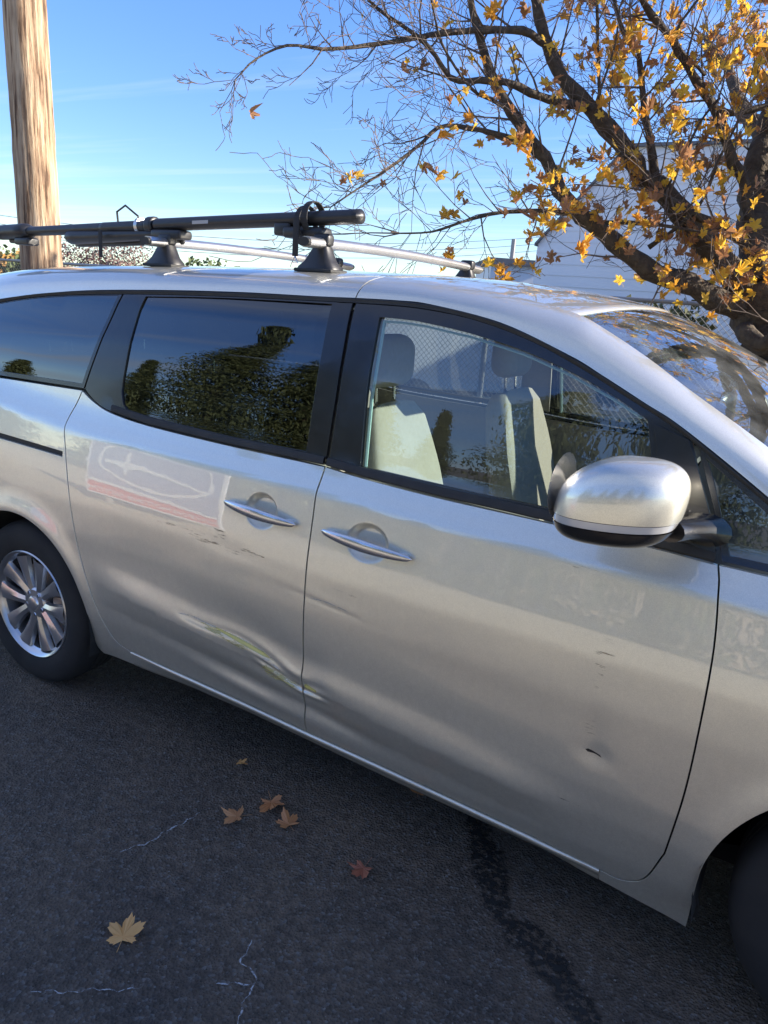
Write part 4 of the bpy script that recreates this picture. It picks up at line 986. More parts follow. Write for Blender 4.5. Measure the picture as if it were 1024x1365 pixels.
# ------------------------------------------------------------------ GROUND
def ground_mat():
    m, nt, out = new_mat('worn_asphalt')
    p = N(nt, 'ShaderNodeBsdfPrincipled'); p.inputs['Roughness'].default_value = .82; nt.links.new(p.outputs[0], out.inputs[0])
    t = N(nt, 'ShaderNodeTexCoord')
    big = N(nt, 'ShaderNodeTexNoise'); big.inputs['Scale'].default_value = 1.6; big.inputs['Detail'].default_value = 9; big.inputs['Roughness'].default_value = .68; nt.links.new(t.outputs['Object'], big.inputs['Vector'])
    mid = N(nt, 'ShaderNodeTexNoise'); mid.inputs['Scale'].default_value = 28; mid.inputs['Detail'].default_value = 8; mid.inputs['Roughness'].default_value = .7; nt.links.new(t.outputs['Object'], mid.inputs['Vector'])
    vo = N(nt, 'ShaderNodeTexVoronoi'); vo.inputs['Scale'].default_value = 120; nt.links.new(t.outputs['Object'], vo.inputs['Vector'])
    c1 = N(nt, 'ShaderNodeValToRGB'); c1.color_ramp.elements[0].position = .35; c1.color_ramp.elements[0].color = (.062, .047, .037, 1); c1.color_ramp.elements[1].position = .65; c1.color_ramp.elements[1].color = (.128, .091, .062, 1)
    nt.links.new(big.outputs['Fac'], c1.inputs[0])
    r2 = N(nt, 'ShaderNodeMapRange'); r2.inputs['From Min'].default_value = .3; r2.inputs['From Max'].default_value = .7; r2.inputs['To Min'].default_value = .42; r2.inputs['To Max'].default_value = 1.65
    nt.links.new(mid.outputs['Fac'], r2.inputs['Value'])
    x1 = N(nt, 'ShaderNodeMixRGB', blend_type='MULTIPLY'); x1.inputs['Fac'].default_value = 1; nt.links.new(c1.outputs[0], x1.inputs['Color1']); nt.links.new(r2.outputs[0], x1.inputs['Color2'])
    # aggregate: some stones pale
    sc_ = N(nt, 'ShaderNodeSeparateColor'); nt.links.new(vo.outputs['Color'], sc_.inputs[0])
    r3 = N(nt, 'ShaderNodeMapRange'); r3.inputs['From Min'].default_value = .80; r3.inputs['From Max'].default_value = 1.0; r3.inputs['To Max'].default_value = .75; nt.links.new(sc_.outputs[0], r3.inputs['Value'])
    x2 = N(nt, 'ShaderNodeMixRGB'); x2.inputs['Color2'].default_value = (.17, .155, .14, 1); nt.links.new(r3.outputs[0], x2.inputs['Fac']); nt.links.new(x1.outputs[0], x2.inputs['Color1'])
    sy = N(nt, 'ShaderNodeSeparateXYZ'); nt.links.new(t.outputs['Object'], sy.inputs[0])
    gr = N(nt, 'ShaderNodeMapRange'); gr.inputs['From Min'].default_value = -1.25; gr.inputs['From Max'].default_value = -3.3; gr.inputs['To Min'].default_value = -.18; nt.links.new(sy.outputs['Y'], gr.inputs['Value'])
    gr.clamp = False
    ga = N(nt, 'ShaderNodeMath', operation='MULTIPLY_ADD'); ga.inputs[1].default_value = .8; ga.inputs[2].default_value = -.4; nt.links.new(big.outputs['Fac'], ga.inputs[0])
    gb = N(nt, 'ShaderNodeMath', operation='ADD', use_clamp=True); nt.links.new(gr.outputs[0], gb.inputs[0]); nt.links.new(ga.outputs[0], gb.inputs[1])
    x3 = N(nt, 'ShaderNodeMixRGB'); x3.inputs['Color2'].default_value = (.57, .50, .35, 1); nt.links.new(gb.outputs[0], x3.inputs['Fac']); nt.links.new(x2.outputs[0], x3.inputs['Color1'])
    nt.links.new(x3.outputs[0], p.inputs['Base Color'])
    b = N(nt, 'ShaderNodeBump'); b.inputs['Strength'].default_value = 1.0; b.inputs['Distance'].default_value = .008; nt.links.new(vo.outputs['Distance'], b.inputs['Height'])
    b2 = N(nt, 'ShaderNodeBump'); b2.inputs['Strength'].default_value = .65; b2.inputs['Distance'].default_value = .012; nt.links.new(mid.outputs['Fac'], b2.inputs['Height']); nt.links.new(b.outputs[0], b2.inputs['Normal'])
    nt.links.new(b2.outputs[0], p.inputs['Normal'])
    return m
M['asphalt'] = ground_mat()
def sheet(name, x0, x1, y0, y1, z, mat, nx=2, ny=2, wav=0):
    P = [[(x, y, z+(wav*rng.uniform(-1, 1) if wav else 0)) for x in np.linspace(x0, x1, nx)] for y in np.linspace(y0, y1, ny)]
    o = grid_obj(name, P, mat); return tag(o, kind='structure')
terrain_m = pmat('dry_grass_ground', (.20, .17, .09), .95, noise=(.4, .8, (.11, .12, .05)), bump=(6, .5, .05))
tag(sheet('terrain', -400, 400, -400, 400, -.02, terrain_m), 'dry grassy ground reaching the horizon')
tag(sheet('parking_lot', -24, 22, -3.5, 5.6, 0.0, M['asphalt']), 'dark worn asphalt of the parking lot')
M['gravel'] = pmat('pale_gravel', (.62, .54, .37), .95, noise=(3, .7, (.48, .42, .28)), bump=(70, .6, .02))
tag(sheet('gravel_yard', -40, 30, -30, -3.5, -.004, M['gravel']), 'pale gravel yard in the sun')
# darker sealed strip, a ragged sheet 4 mm up
M['seal'] = scratch_mat('crack_sealer', (.016, .016, .016), .60, 45, rough=.6)
cl_ = resamp(catmull([(-1.25, .50), (-1.10, .30), (-1.01, .18), (-.93, .05), (-.86, -.02), (-.78, -.03), (-.70, -.09), (-.60, -.17), (-.50, -.27), (-.42, -.45), (-.2, -.8), (.1, -1.3)], 6), .02)
vs = []; fd = []; n = len(cl_); m_ = 9
tt = np.gradient(cl_, axis=0); tt /= np.linalg.norm(tt, axis=1)[:, None]; nn = np.c_[-tt[:, 1], tt[:, 0]]
for i in range(n):
    w = .058+.012*math.sin(i*.37)+.010*math.sin(i*1.13)+rng.uniform(-.008, .008)
    for j in range(m_):
        q = cl_[i]+nn[i]*(j/(m_-1)*2-1)*w; e_ = 1-abs(j/(m_-1)*2-1); vs.append((q[0], q[1], .0012+.003*e_)); fd.append(min(1, e_*2.2)*min(1, i/6, (n-1-i)/6))
fs = [(i*m_+j, i*m_+j+1, (i+1)*m_+j+1, (i+1)*m_+j) for i in range(n-1) for j in range(m_-1)]
o = mesh_obj('sealed_crack', vs, fs, M['seal']); a_ = o.data.attributes.new('fade', 'FLOAT', 'POINT'); a_.data.foreach_set('value', fd)
tag(o, kind='structure', label='black sealed crack running across the asphalt')
# white scratches / chalk marks on the asphalt
M['chalk'] = scratch_mat('white_scrape', (.48, .48, .48), .72, 110, rough=.9)
def gmark(name, pts, w, label):
    c_ = resamp(catmull(pts, 6), .006); n = len(c_); tt = np.gradient(c_, axis=0); tt /= np.linalg.norm(tt, axis=1)[:, None]+1e-9; nn = np.c_[-tt[:, 1], tt[:, 0]]
    vs = []; fd = []
    for i in range(n):
        f = i/(n-1); ww_ = w*(.6+.4*math.sin(i*.7))*min(1, f*6+.3, (1-f)*6+.3); j_ = nn[i]*(rng.uniform(-.0016, .0016)+.004*math.sin(i*.31)+.003*math.sin(i*.83+1))
        for s_ in (-1, 0, 1): q = c_[i]+nn[i]*s_*ww_/2+j_; vs.append((q[0], q[1], .0035)); fd.append(1.0 if s_ == 0 else .5)
    fs = [(i*3+j, i*3+j+1, (i+1)*3+j+1, (i+1)*3+j) for i in range(n-1) for j in range(2)]
    o = mesh_obj(name, vs, fs, M['chalk']); a = o.data.attributes.new('fade', 'FLOAT', 'POINT'); a.data.foreach_set('value', fd)
    return tag(o, kind='structure', label=label)
gmark('white_scrape', [(-1.953, -.459), (-1.935, -.41), (-1.917, -.36), (-1.905, -.27), (-1.887, -.184)], .0065, 'thin pale crack line in the asphalt')
gmark('white_scrape', [(-1.42, -.475), (-1.409, -.501), (-1.395, -.54), (-1.35, -.545), (-1.326, -.573), (-1.31, -.62), (-1.292, -.667), (-1.28, -.72)], .006, 'white scrape with a kink in the asphalt')
gmark('white_scrape', [(-1.40, -.63), (-1.38, -.615), (-1.35, -.59), (-1.326, -.573)], .006, 'short white scrape joining the kinked one')
gmark('white_scrape', [(-1.751, -.9), (-1.70, -.86), (-1.62, -.80), (-1.542, -.738)], .004, 'faint white scrape near the yellow leaf')
# loose grit
M['grit'] = pmat('grit', (.20, .18, .16), .9, noise=(90, .8, (.07, .06, .055)))
g = MB()
for _ in range(2600):
    x, y = rng.uniform(-3.2, .3), rng.uniform(-1.4, 1.2); r = rng.uniform(.0012, .0045)*(1.6 if rng.random() < .06 else 1)
    a = rng.uniform(0, 6.3); c_, s_ = math.cos(a), math.sin(a)
    g.add([(x+r*c_, y+r*s_, .001), (x-r*s_, y+r*c_, .001), (x-r*c_*.9, y-r*s_*.8, .001), (x+r*s_, y-r*c_, .001), (x+r*.2, y, .001+r*.9)], [(0, 1, 4), (1, 2, 4), (2, 3, 4), (3, 0, 4)])
tag(g.build('grit', M['grit'], smooth=False, auto=None), 'loose grit scattered on the asphalt', kind='stuff')

# ------------------------------------------------------------------ LEAVES
def leaf_mesh(name, mat, size=1.0, curl=.25, seed=0):
    """five-lobed maple leaf with points, folded along its veins, plus a stalk"""
    r_ = random.Random(seed)
    lob = [(90, 1.0), (38, .92), (-18, .62), (142, .92), (198, .62)]
    pts = []
    for ang, ln in sorted(lob):
        ln *= r_.uniform(.88, 1.08)
        for da, f in ((-21, .62), (-13, .84), (-8, .80), (0, 1.0), (8, .80), (13, .84), (21, .62)):
            a = math.radians(ang+da); pts.append((ln*f*math.cos(a), ln*f*math.sin(a)))
        a = math.radians(ang+27); pts.append((.45*math.cos(a), .45*math.sin(a)))
    pts.append((0, -.12))
    vs = [(0, 0, .03)]
    for x, y in pts:
        rr = math.hypot(x, y); vs.append((x, y, curl*(rr*rr)*(.7+.6*math.sin(3*math.atan2(y, x)+seed))+r_.uniform(-.04, .04)))
    n = len(pts); fs = [(0, 1+i, 1+(i+1) % n) for i in range(n)]
    k = len(vs); vs += [(-.012, 0, .02), (.012, 0, .02), (.05, -.75, .15), (.03, -.75, .15)]; fs.append((k, k+1, k+2, k+3))
    me = bpy.data.meshes.new(name); me.from_pydata([(x*size, y*size, z*size) for x, y, z in vs], [], fs); me.materials.append(mat); me.update()
    return me
LM = [leaf_mat('golden_leaf', (.78, .46, .04), (.85, .58, .10), .6), leaf_mat('orange_leaf', (.66, .30, .03), (.74, .42, .07), .55), leaf_mat('brown_leaf', (.34, .16, .07), (.50, .27, .13), .45)]
GM = [leaf_mat('tan_fallen_leaf', (.66, .33, .10), (.74, .42, .16), .1), leaf_mat('rust_fallen_leaf', (.42, .17, .06), (.54, .27, .12), .1), leaf_mat('red_fallen_leaf', (.26, .07, .04), (.36, .13, .07), .1)]
fallen = [((-1.692, -.668), .068, 0, .5, .16, 'large tan maple leaf lying flat on the asphalt, nearest the camera'),
          ((-1.772, -.136), .064, 1, 2.2, .5, 'curled rust brown maple leaf beside two others on the asphalt'),
          ((-1.728, -.014), .062, 1, 4.0, .6, 'rust maple leaf lying closest to the sliding door side of the trio'),
          ((-1.614, -.065), .058, 1, 1.0, .35, 'flattened brown leaf on the right of the group of three'),
          ((-1.31, -.088), .060, 2, 3.0, .6, 'reddish maple leaf lying alone below the front door'),
          ((-1.964, .093), .034, 0, 5.0, .4, 'small pale leaf scrap on the asphalt near the sill'),
          ((-1.351, .335), .060, 1, .3, .5, 'orange leaf half hidden under the edge of the front door')]
for (x, y), s_, mi, rot, curl, lab in fallen:
    me = leaf_mesh('fallen_leaf', GM[mi], s_, curl, int(rot*10))
    o = bpy.data.objects.new('fallen_leaf', me); COL.objects.link(o); o.location = (x, y, .012); o.rotation_euler = (rng.uniform(-.15, .15), rng.uniform(-.15, .15), rot)
    tag(o, lab, 'leaf', 'fallen maple leaves on the asphalt')

# ------------------------------------------------------------------ MAPLE TREE
CAMP = np.array((-.373, -1.737, 1.684))
def ray_pt(px, py, d):
    return CAMP+RC@np.array([(px-512)/1000*d, (py-682.5)/1000*d, d])
M['bark'] = pmat('dark_bark', (.050, .036, .026), .92, noise=(22, .7, (.11, .085, .055)), bump=(34, 1.0, .02))
M['twig'] = pmat('twig_bark', (.09, .065, .05), .85, noise=(40, .5, (.24, .18, .14)))
tree = empty('maple_tree', (-.92, 4.15, 0), 'leaning dark maple with sparse golden leaves behind the minivan', 'tree')
def limb(pts, r0, r1, name='branch', mat='bark', n=10):
    c_ = resamp(catmull(pts, 5), .07); m = len(c_); ra = [r0+(r1-r0)*(i/(m-1))**.8 for i in range(m)]
    ra = [r*(1+.10*math.sin(i*1.7+r0*90)) for i, r in enumerate(ra)]
    mb = MB(); mb.tube([tuple(p+rng.normal(0, r*.10, 3)) for p, r in zip(c_, ra)], ra, n); mb.build(name, M[mat], tree, auto=None)
    return c_, ra
def traced(pix, d0, d1): return [tuple(ray_pt(x, y, d0+(d1-d0)*i/(len(pix)-1))) for i, (x, y) in enumerate(pix)]
D0 = 5.0
base = ray_pt(1036, 470, D0)
trunk_pts = [(base[0]+.16, base[1]-.06, -.1), (base[0]+.13, base[1]-.05, .25), (base[0]+.06, base[1]-.02, .8), tuple(base), tuple(ray_pt(1024, 425, D0)), tuple(ray_pt(1012, 385, D0))]
limbs = []
tc_, tr_ = limb(trunk_pts, .33, .20, 'trunk', n=22)
LB = [([(1000, 415), (960, 402), (922, 380), (866, 360), (823, 325), (788, 297), (752, 262), (731, 219), (710, 191), (682, 148), (661, 113), (646, 71), (632, 21), (620, -40)], 5.0, 4.5, .105, .022),
      ([(1005, 400), (977, 365), (940, 325), (910, 287), (880, 251), (850, 229), (823, 184), (788, 145), (752, 106), (731, 64), (717, 14), (705, -60)], 5.0, 4.7, .125, .03),
      ([(781, 141), (752, 137), (724, 131), (675, 110), (640, 108), (604, 106), (583, 78), (562, 53), (533, 32), (498, 7), (470, -30)], 4.78, 4.2, .040, .008),
      ([(731, 60), (700, 42), (668, 40), (604, 42), (540, 53), (477, 62), (430, 66), (385, 60), (342, 78), (314, 106)], 4.72, 3.9, .034, .004),
      ([(712, 193), (689, 187), (639, 173), (590, 168), (562, 191), (526, 219), (484, 247), (441, 276)], 4.65, 4.0, .026, .004),
      ([(775, 287), (740, 282), (710, 281), (668, 283), (625, 293), (576, 309), (533, 311)], 4.85, 4.3, .026, .005),
      ([(790, 297), (830, 297), (868, 299), (901, 303), (940, 310)], 4.88, 4.6, .022, .008),
      ([(1005, 380), (1004, 300), (1008, 230), (1024, 170), (1050, 80), (1070, -40)], 5.0, 5.3, .15, .06),
      ([(1000, 300), (992, 240), (977, 217), (966, 180), (951, 142), (929, 109), (910, 75), (887, 41), (861, 7), (840, -40)], 5.0, 4.6, .055, .022),
      ([(960, 150), (985, 150), (1024, 141), (1060, 130)], 4.8, 4.8, .03, .02),
      ([(880, 255), (872, 225), (865, 180), (857, 131), (854, 90), (850, 64), (835, 49), (824, 22), (816, -20)], 4.85, 4.6, .040, .012),
      ([(1000, 330), (960, 300), (920, 282), (880, 258)], 5.0, 4.7, .045, .02),
      ([(800, 150), (799, 112), (797, 60), (796, 0), (795, -40)], 4.78, 4.6, .016, .010),
      ([(840, 215), (812, 190), (790, 160), (804, 110), (820, 60), (826, 10)], 4.8, 4.4, .014, .006),
      ([(990, 440), (1020, 460), (1050, 430), (1100, 380)], 4.9, 4.4, .08, .03),
      ([(700, 165), (660, 135), (630, 120), (590, 60), (575, 0)], 4.6, 4.0, .018, .006),
      ([(865, 330), (900, 305), (935, 270), (955, 220), (985, 160)], 4.9, 4.5, .02, .007),
      ([(960, 130), (935, 160), (905, 220), (890, 250)], 4.6, 4.7, .010, .008),
      ([(940, 100), (900, 50), (930, 0)], 4.65, 4.3, .014, .008)]
for pix, d0, d1, r0, r1 in LB: limbs.append(limb(traced(pix, d0, d1), r0*.80, r1*.85))
# limbs of the rest of the crown, outside the picture
top = np.array(base)+np.array((.1, .1, .9))
for dv, ln in (((.9, .1, .9), 3.6), ((.8, .8, 1.0), 3.4), ((.2, 1, 1.1), 3.4), ((-.6, .9, .9), 3.2), ((1.0, -.5, .8), 3.4), ((.3, -.3, 1.5), 3.8), ((-.3, .3, 1.6), 3.6), ((.6, .4, 1.5), 3.8)):
    dv = np.array(dv)/np.linalg.norm(dv); p = top.copy(); pp = [tuple(p)]
    for i in range(6):
        dv = dv+rng.normal(0, .12, 3); dv /= np.linalg.norm(dv); p = p+dv*ln/6; pp.append(tuple(p))
    limbs.append(limb(pp, .10, .02))
def to_cam(p):
    v = RC.T@(np.array(p)-CAMP); return (512+1000*v[0]/v[2], 682.5+1000*v[1]/v[2], v[2]) if v[2] > .1 else (-999, -999, v[2])
# twigs and leaf anchor points
tw = MB(); anchors = []
def grow(p, d, ln, r, depth):
    seg = 4 if depth < 2 else 3; pts = [p]; rs = [r]
    for i in range(seg):
        d = d+rng.normal(0, .15, 3)+np.array((0, 0, .05)); d = d/np.linalg.norm(d); p = p+d*ln/seg; pts.append(p); rs.append(max(.0019, r*(1-.7*(i+1)/seg)))
        if depth > 0 and rng.random() < (.80 if depth > 1 else .68):
            s_ = rng.normal(0, 1, 3); s_ -= s_.dot(d)*d; s_ /= np.linalg.norm(s_)
            nd = d*.85+s_*.62; grow(p, nd/np.linalg.norm(nd), ln*rng.uniform(.45, .75), rs[-1]*.75, depth-1)
    tw.tube(pts, rs, 4 if r > .004 else 3, cap=False)
    anchors.append((pts[-1], depth)); anchors.append((pts[-2], depth))
for li, (c_, ra) in enumerate(limbs):
    acc = rng.uniform(.1, .3)
    for i in range(2, len(c_)):
        acc -= np.linalg.norm(c_[i]-c_[i-1])
        if ra[i] > .16: continue
        if acc < 0:
            acc = rng.uniform(.02, .06) if ra[i] < .012 else rng.uniform(.04, .10) if ra[i] < .05 else rng.uniform(.14, .28)
            t = c_[min(i+1, len(c_)-1)]-c_[i-1]; t /= np.linalg.norm(t)
            s_ = rng.normal(0, 1, 3)+np.array((0, 0, .35)); s_ -= s_.dot(t)*t; s_ /= np.linalg.norm(s_)
            d = t*rng.uniform(.4, 1.1)+s_; d /= np.linalg.norm(d)
            uu = to_cam(c_[i])[0]; lf = np.clip((uu-250)/330, .35, 1) if uu > 0 else 1; grow(np.array(c_[i]), d, rng.uniform(.22, .60)*lf, min(.008, ra[i]*.45), 2 if rng.random() < .35 else 3)
    p = c_[-1]; t = c_[-1]-c_[-3]; t /= np.linalg.norm(t)
    for _ in range(3):
        d = t+rng.normal(0, .35, 3); d /= np.linalg.norm(d); uu = to_cam(p)[0]; lf = np.clip((uu-250)/330, .35, 1) if uu > 0 else 1; grow(np.array(p), d, rng.uniform(.3, .6)*lf, min(ra[-1], .008), 2)
tag(tw.build('twigs', M['twig'], tree, auto=None), kind='stuff')
# leaves: in clusters, denser low on the right side of the crown
lmesh = [leaf_mesh('leaf', LM[i], .053, cu, 31*i+j) for i in (0, 1, 2) for j, cu in enumerate((.25, .5, .8))]
AX = np.array([a for a, _ in anchors])
cand = []
for p in AX:
    u, v, dd = to_cam(p)
    w = .05
    right = np.clip((u-380)/500, 0, 1)
    if not (-60 < u < 1090 and -60 < v < 560): right *= .35
    if u < 720: right *= .6
    w = (.095*right+.07*float(v > 200)*right) if u > 560 else .004
    if dd < 2.9: w *= .3
    if rng.random() < w: cand.append(p)
allL = []
for p in cand:
    for _ in range(rng.choice([1, 1, 2, 3, 4])): allL.append(p+rng.normal(0, .028, 3)-np.array((0, 0, .03)))
vis = []; rest = []
for p in allL:
    u, v, dd = to_cam(p); (vis if (-20 < u < 1050 and -20 < v < 520 and dd > 0) else rest).append((dd, p))
vis.sort(key=lambda q: q[0]); rest += vis[300:]; vis = vis[:300]
for dd, p in vis:
    me = lmesh[rng.choice(9, p=[.16, .14, .12, .14, .12, .10, .07, .07, .08])]
    o = bpy.data.objects.new('leaf', me); COL.objects.link(o); o.parent = tree; o.matrix_parent_inverse = wm(tree).inverted()
    o.location = p; o.rotation_euler = (rng.uniform(.6, 2.4), rng.uniform(-.7, .7), rng.uniform(0, 6.28)); s_ = rng.uniform(.55, 1.3); o.scale = (s_*rng.uniform(.6, 1), s_, s_*rng.uniform(1, 2.4))
if rest:
    for mi in range(3):
        mb = MB()
        for q, (dd, p) in enumerate(rest):
            if q % 3 != mi: continue
            me = lmesh[mi*3+q % 3]; co = np.empty(len(me.vertices)*3); me.vertices.foreach_get('co', co); co = co.reshape(-1, 3)
            a, b, c = rng.uniform(.6, 2.4), rng.uniform(-.7, .7), rng.uniform(0, 6.28); Rm = np.array(Matrix.Rotation(c, 3, 'Z')@Matrix.Rotation(b, 3, 'Y')@Matrix.Rotation(a, 3, 'X'))
            mb.add((co@Rm.T)*rng.uniform(.75, 1.3)+p, [tuple(pl.vertices) for pl in me.polygons])
        if mb.v: tag(mb.build('foliage', LM[mi], tree, smooth=False, auto=None), kind='stuff')

# ------------------------------------------------------------------ UTILITY POLE
M['pole'] = None
def pole_mat():
    m, nt, out = new_mat('weathered_pole_wood')
    p = N(nt, 'ShaderNodeBsdfPrincipled'); p.inputs['Roughness'].default_value = .9; nt.links.new(p.outputs[0], out.inputs[0])
    t = N(nt, 'ShaderNodeTexCoord'); mp_ = N(nt, 'ShaderNodeMapping'); mp_.inputs['Scale'].default_value = (9, 9, .6); nt.links.new(t.outputs['Object'], mp_.inputs[0])
    n = N(nt, 'ShaderNodeTexNoise'); n.inputs['Scale'].default_value = 3; n.inputs['Detail'].default_value = 10; n.inputs['Roughness'].default_value = .65; nt.links.new(mp_.outputs[0], n.inputs['Vector'])
    c = N(nt, 'ShaderNodeValToRGB'); e = c.color_ramp.elements; e[0].position = .38; e[0].color = (.10, .055, .03, 1); e[1].position = .60; e[1].color = (.58, .44, .29, 1)
    e2 = c.color_ramp.elements.new(.45); e2.color = (.34, .22, .13, 1); nt.links.new(n.outputs['Fac'], c.inputs[0])
    n2 = N(nt, 'ShaderNodeTexNoise'); n2.inputs['Scale'].default_value = 2.2; n2.inputs['Detail'].default_value = 5; nt.links.new(t.outputs['Object'], n2.inputs['Vector'])
    r = N(nt, 'ShaderNodeMapRange'); r.inputs['From Min'].default_value = .5; r.inputs['From Max'].default_value = .7; r.inputs['To Max'].default_value = .6; nt.links.new(n2.outputs['Fac'], r.inputs['Value'])
    x = N(nt, 'ShaderNodeMixRGB'); x.inputs['Color2'].default_value = (.20, .13, .09, 1); nt.links.new(r.outputs[0], x.inputs['Fac']); nt.links.new(c.outputs[0], x.inputs['Color1']); nt.links.new(x.outputs[0], p.inputs['Base Color'])
    b = N(nt, 'ShaderNodeBump'); b.inputs['Strength'].default_value = 1; b.inputs['Distance'].default_value = .03; nt.links.new(n.outputs['Fac'], b.inputs['Height']); nt.links.new(b.outputs[0], p.inputs['Normal'])
    return m
pm = pole_mat()
pa, pb = np.array((-7.36, 3.2, 1.67)), np.array((-7.405, 3.2, 4.05))
k = .85
pbx = lambda P: CAMP+(P-CAMP)*k
PR = .0262*float(RC[:, 2]@(pbx(pa)-CAMP))
A_, B_ = pbx(pa), pbx(pb); dv = (B_-A_)/(B_[2]-A_[2])
mb = MB(); pts = [A_+dv*(z-A_[2]) for z in np.linspace(-.2, 8.5, 60)]
mb.tube([p+np.array((rng.normal(0, .0012), rng.normal(0, .0012), 0)) for p in pts], [PR-.0028*p[2] for p in pts], 40)
pole = mb.build('utility_pole', None, None, auto=None); pole.data.materials.append(pm)
v = np.empty(len(pole.data.vertices)*3); pole.data.vertices.foreach_get('co', v); v = v.reshape(-1, 3)
# knots and long splits as relief
ax_ = A_[:2]+(v[:, 2:3]-A_[2])*dv[:2]; rr_ = v[:, :2]-ax_; ang = np.arctan2(rr_[:, 1], rr_[:, 0])
f = 1+.018*np.sin(ang*9+v[:, 2]*.5)+.012*np.sin(ang*17+1.3)+.01*np.sin(ang*5+v[:, 2]*1.7)
v[:, :2] = ax_+rr_*f[:, None]; pole.data.vertices.foreach_set('co', v.ravel()); pole.data.update()
tag(pole, 'sunlit weathered wooden utility pole beyond the rear of the minivan', 'utility pole')

# ------------------------------------------------------------------ FENCE
M['wire'] = pmat('galvanised_wire', (.30, .30, .30), .5, .7, noise=(30, .4, (.2, .19, .18)))
fence = empty('chain_link_fence', (-3, 5.3, 0), 'grey chain link fence in front of the white building', 'fence')
FY = 5.45; x0, x1, H_ = -14.0, 6.0, 1.80
for x in np.arange(-13.1, 6.1, 2.4):
    mb = MB(); mb.tube([(x, FY, -.1), (x, FY, H_+.10)], .028, 12); mb.lathe([(.032, 0), (.032, .02), (.015, .045), (.001, .05)], 12, (x, FY, H_+.09), 'z'); mb.build('fence_post', M['wire'], fence)
mb = MB(); mb.tube([(x0, FY, H_+.02), (x1, FY, H_+.02)], .019, 10); mb.build('top_rail', M['wire'], fence)
mb = MB(); p_ = .060; _wr = .0028
for i in range(int((x1-x0)/p_)):
    xx = x0+i*p_
    for s_ in (-1, 1):
        a = np.array((xx, FY-.002*s_, .04)); b = np.array((xx+s_*(H_-.04), FY-.002*s_, H_))
        if b[0] > x1 or b[0] < x0: continue
        mb.tube([a, b], _wr, 3, cap=False)
tag(mb.build('wire_mesh', M['wire'], fence, auto=None), kind='stuff')

# ------------------------------------------------------------------ WHITE BUILDING behind
def siding_mat(name, col, pitch):
    return pmat(name, col, .6, noise=(1.5, .3, tuple(c*.9 for c in col)))
M['white_wall'] = siding_mat('white_painted_siding', (.78, .78, .80), .2)
M['roofing'] = pmat('grey_roofing', (.16, .16, .17), .8, noise=(6, .4, (.11, .11, .12)))
bld = empty('white_building', (-1, 14, 0), 'tall white sided building with a sloping roof edge behind the tree', 'building')
BY = 12.0
def wall_x(px, py):
    d = RC@np.array([(px-512)/1000, (py-682.5)/1000, 1.0]); t = (BY-CAMP[1])/d[1]; return CAMP+d*t
pl = wall_x(705, 415); pr = wall_x(705, 325); pt_ = wall_x(838, 196); pe = wall_x(1024, 196)
XL, ZL, XT, ZT = pl[0], pr[2], pt_[0], pt_[2]
def wall_top(x): return ZL+(ZT-ZL)*min(1, max(0, (x-XL)/(XT-XL)))
xs = [XL, XT, XT+9.0]
# body
vs = [(XL, BY+.05, 0), (XT+9, BY+.05, 0), (XT+9, BY+.05, ZT), (XT, BY+.05, ZT), (XL, BY+.05, ZL), (XL, BY+14, 0), (XT+9, BY+14, 0), (XT+9, BY+14, ZT), (XT, BY+14, ZT), (XL, BY+14, ZL)]
mesh_obj('wall', vs, [(0, 1, 2, 3, 4), (1, 6, 7, 2), (6, 5, 9, 8, 7), (5, 0, 4, 9)], M['white_wall'], bld, smooth=False)
# lapped boards, each its own object
z = 0.0; bi = 0
while z < ZT-.05:
    h_ = .19; xl = XL if z < ZL else XL+(XT-XL)*(z-ZL)/(ZT-ZL)
    if z+h_ > ZL and z <= ZL: xl = XL
    xl2 = XL if z+h_ < ZL else XL+(XT-XL)*min(1, (z+h_-ZL)/(ZT-ZL))
    mb = MB(); zt = min(z+h_, ZT)
    mb.add([(xl, BY+.030, z), (XT+9, BY+.030, z), (XT+9, BY+.040, zt), (xl2, BY+.040, zt), (xl, BY+.05, z), (XT+9, BY+.05, z)], [(0, 1, 2, 3), (4, 5, 1, 0)])
    mb.build('board', M['white_wall'], bld, smooth=False, auto=None); z += h_
mb = MB()
for (xa, za, xb, zb) in ((XL-.03, ZL-.03*(ZT-ZL)/(XT-XL), XT, ZT), (XT, ZT, XT+9.2, ZT)):
    mb.add([(xa, BY-.04, za), (xb, BY-.04, zb), (xb, BY+14.2, zb), (xa, BY+14.2, za), (xa, BY-.04, za+.05), (xb, BY-.04, zb+.05), (xb, BY+14.2, zb+.05), (xa, BY+14.2, za+.05)], [(0, 3, 2, 1), (4, 5, 6, 7), (0, 1, 5, 4), (1, 2, 6, 5), (2, 3, 7, 6), (3, 0, 4, 7)])
mb.build('roof', M['roofing'], bld, smooth=False, auto=None)
# lower neighbour
b2 = empty('low_outbuilding', (-12, 20, 0), 'low pale outbuilding with a dark flat roof left of the white building', 'building')
def at_depth(px, py, d): return ray_pt(px, py, d)
q0, q1 = at_depth(655, 352, 24), at_depth(708, 352, 24)
dirv = (q1-q0); dirv[2] = 0
mb = MB(); n_ = np.array((-dirv[1], dirv[0], 0)); n_ = n_/np.linalg.norm(n_)*4
zt_ = q0[2]
P4 = [q0, q0+dirv*1.6, q0+dirv*1.6+n_, q0+n_]
mb.add([(p[0], p[1], 0) for p in P4]+[(p[0], p[1], zt_) for p in P4], [(0, 1, 5, 4), (1, 2, 6, 5), (2, 3, 7, 6), (3, 0, 4, 7), (4, 5, 6, 7)]); mb.build('wall', M['white_wall'], b2, smooth=False, auto=None)
mb = MB(); ex = .25; cen_ = sum(P4)/4; P5 = [cen_+(p-cen_)*1.08 for p in P4]
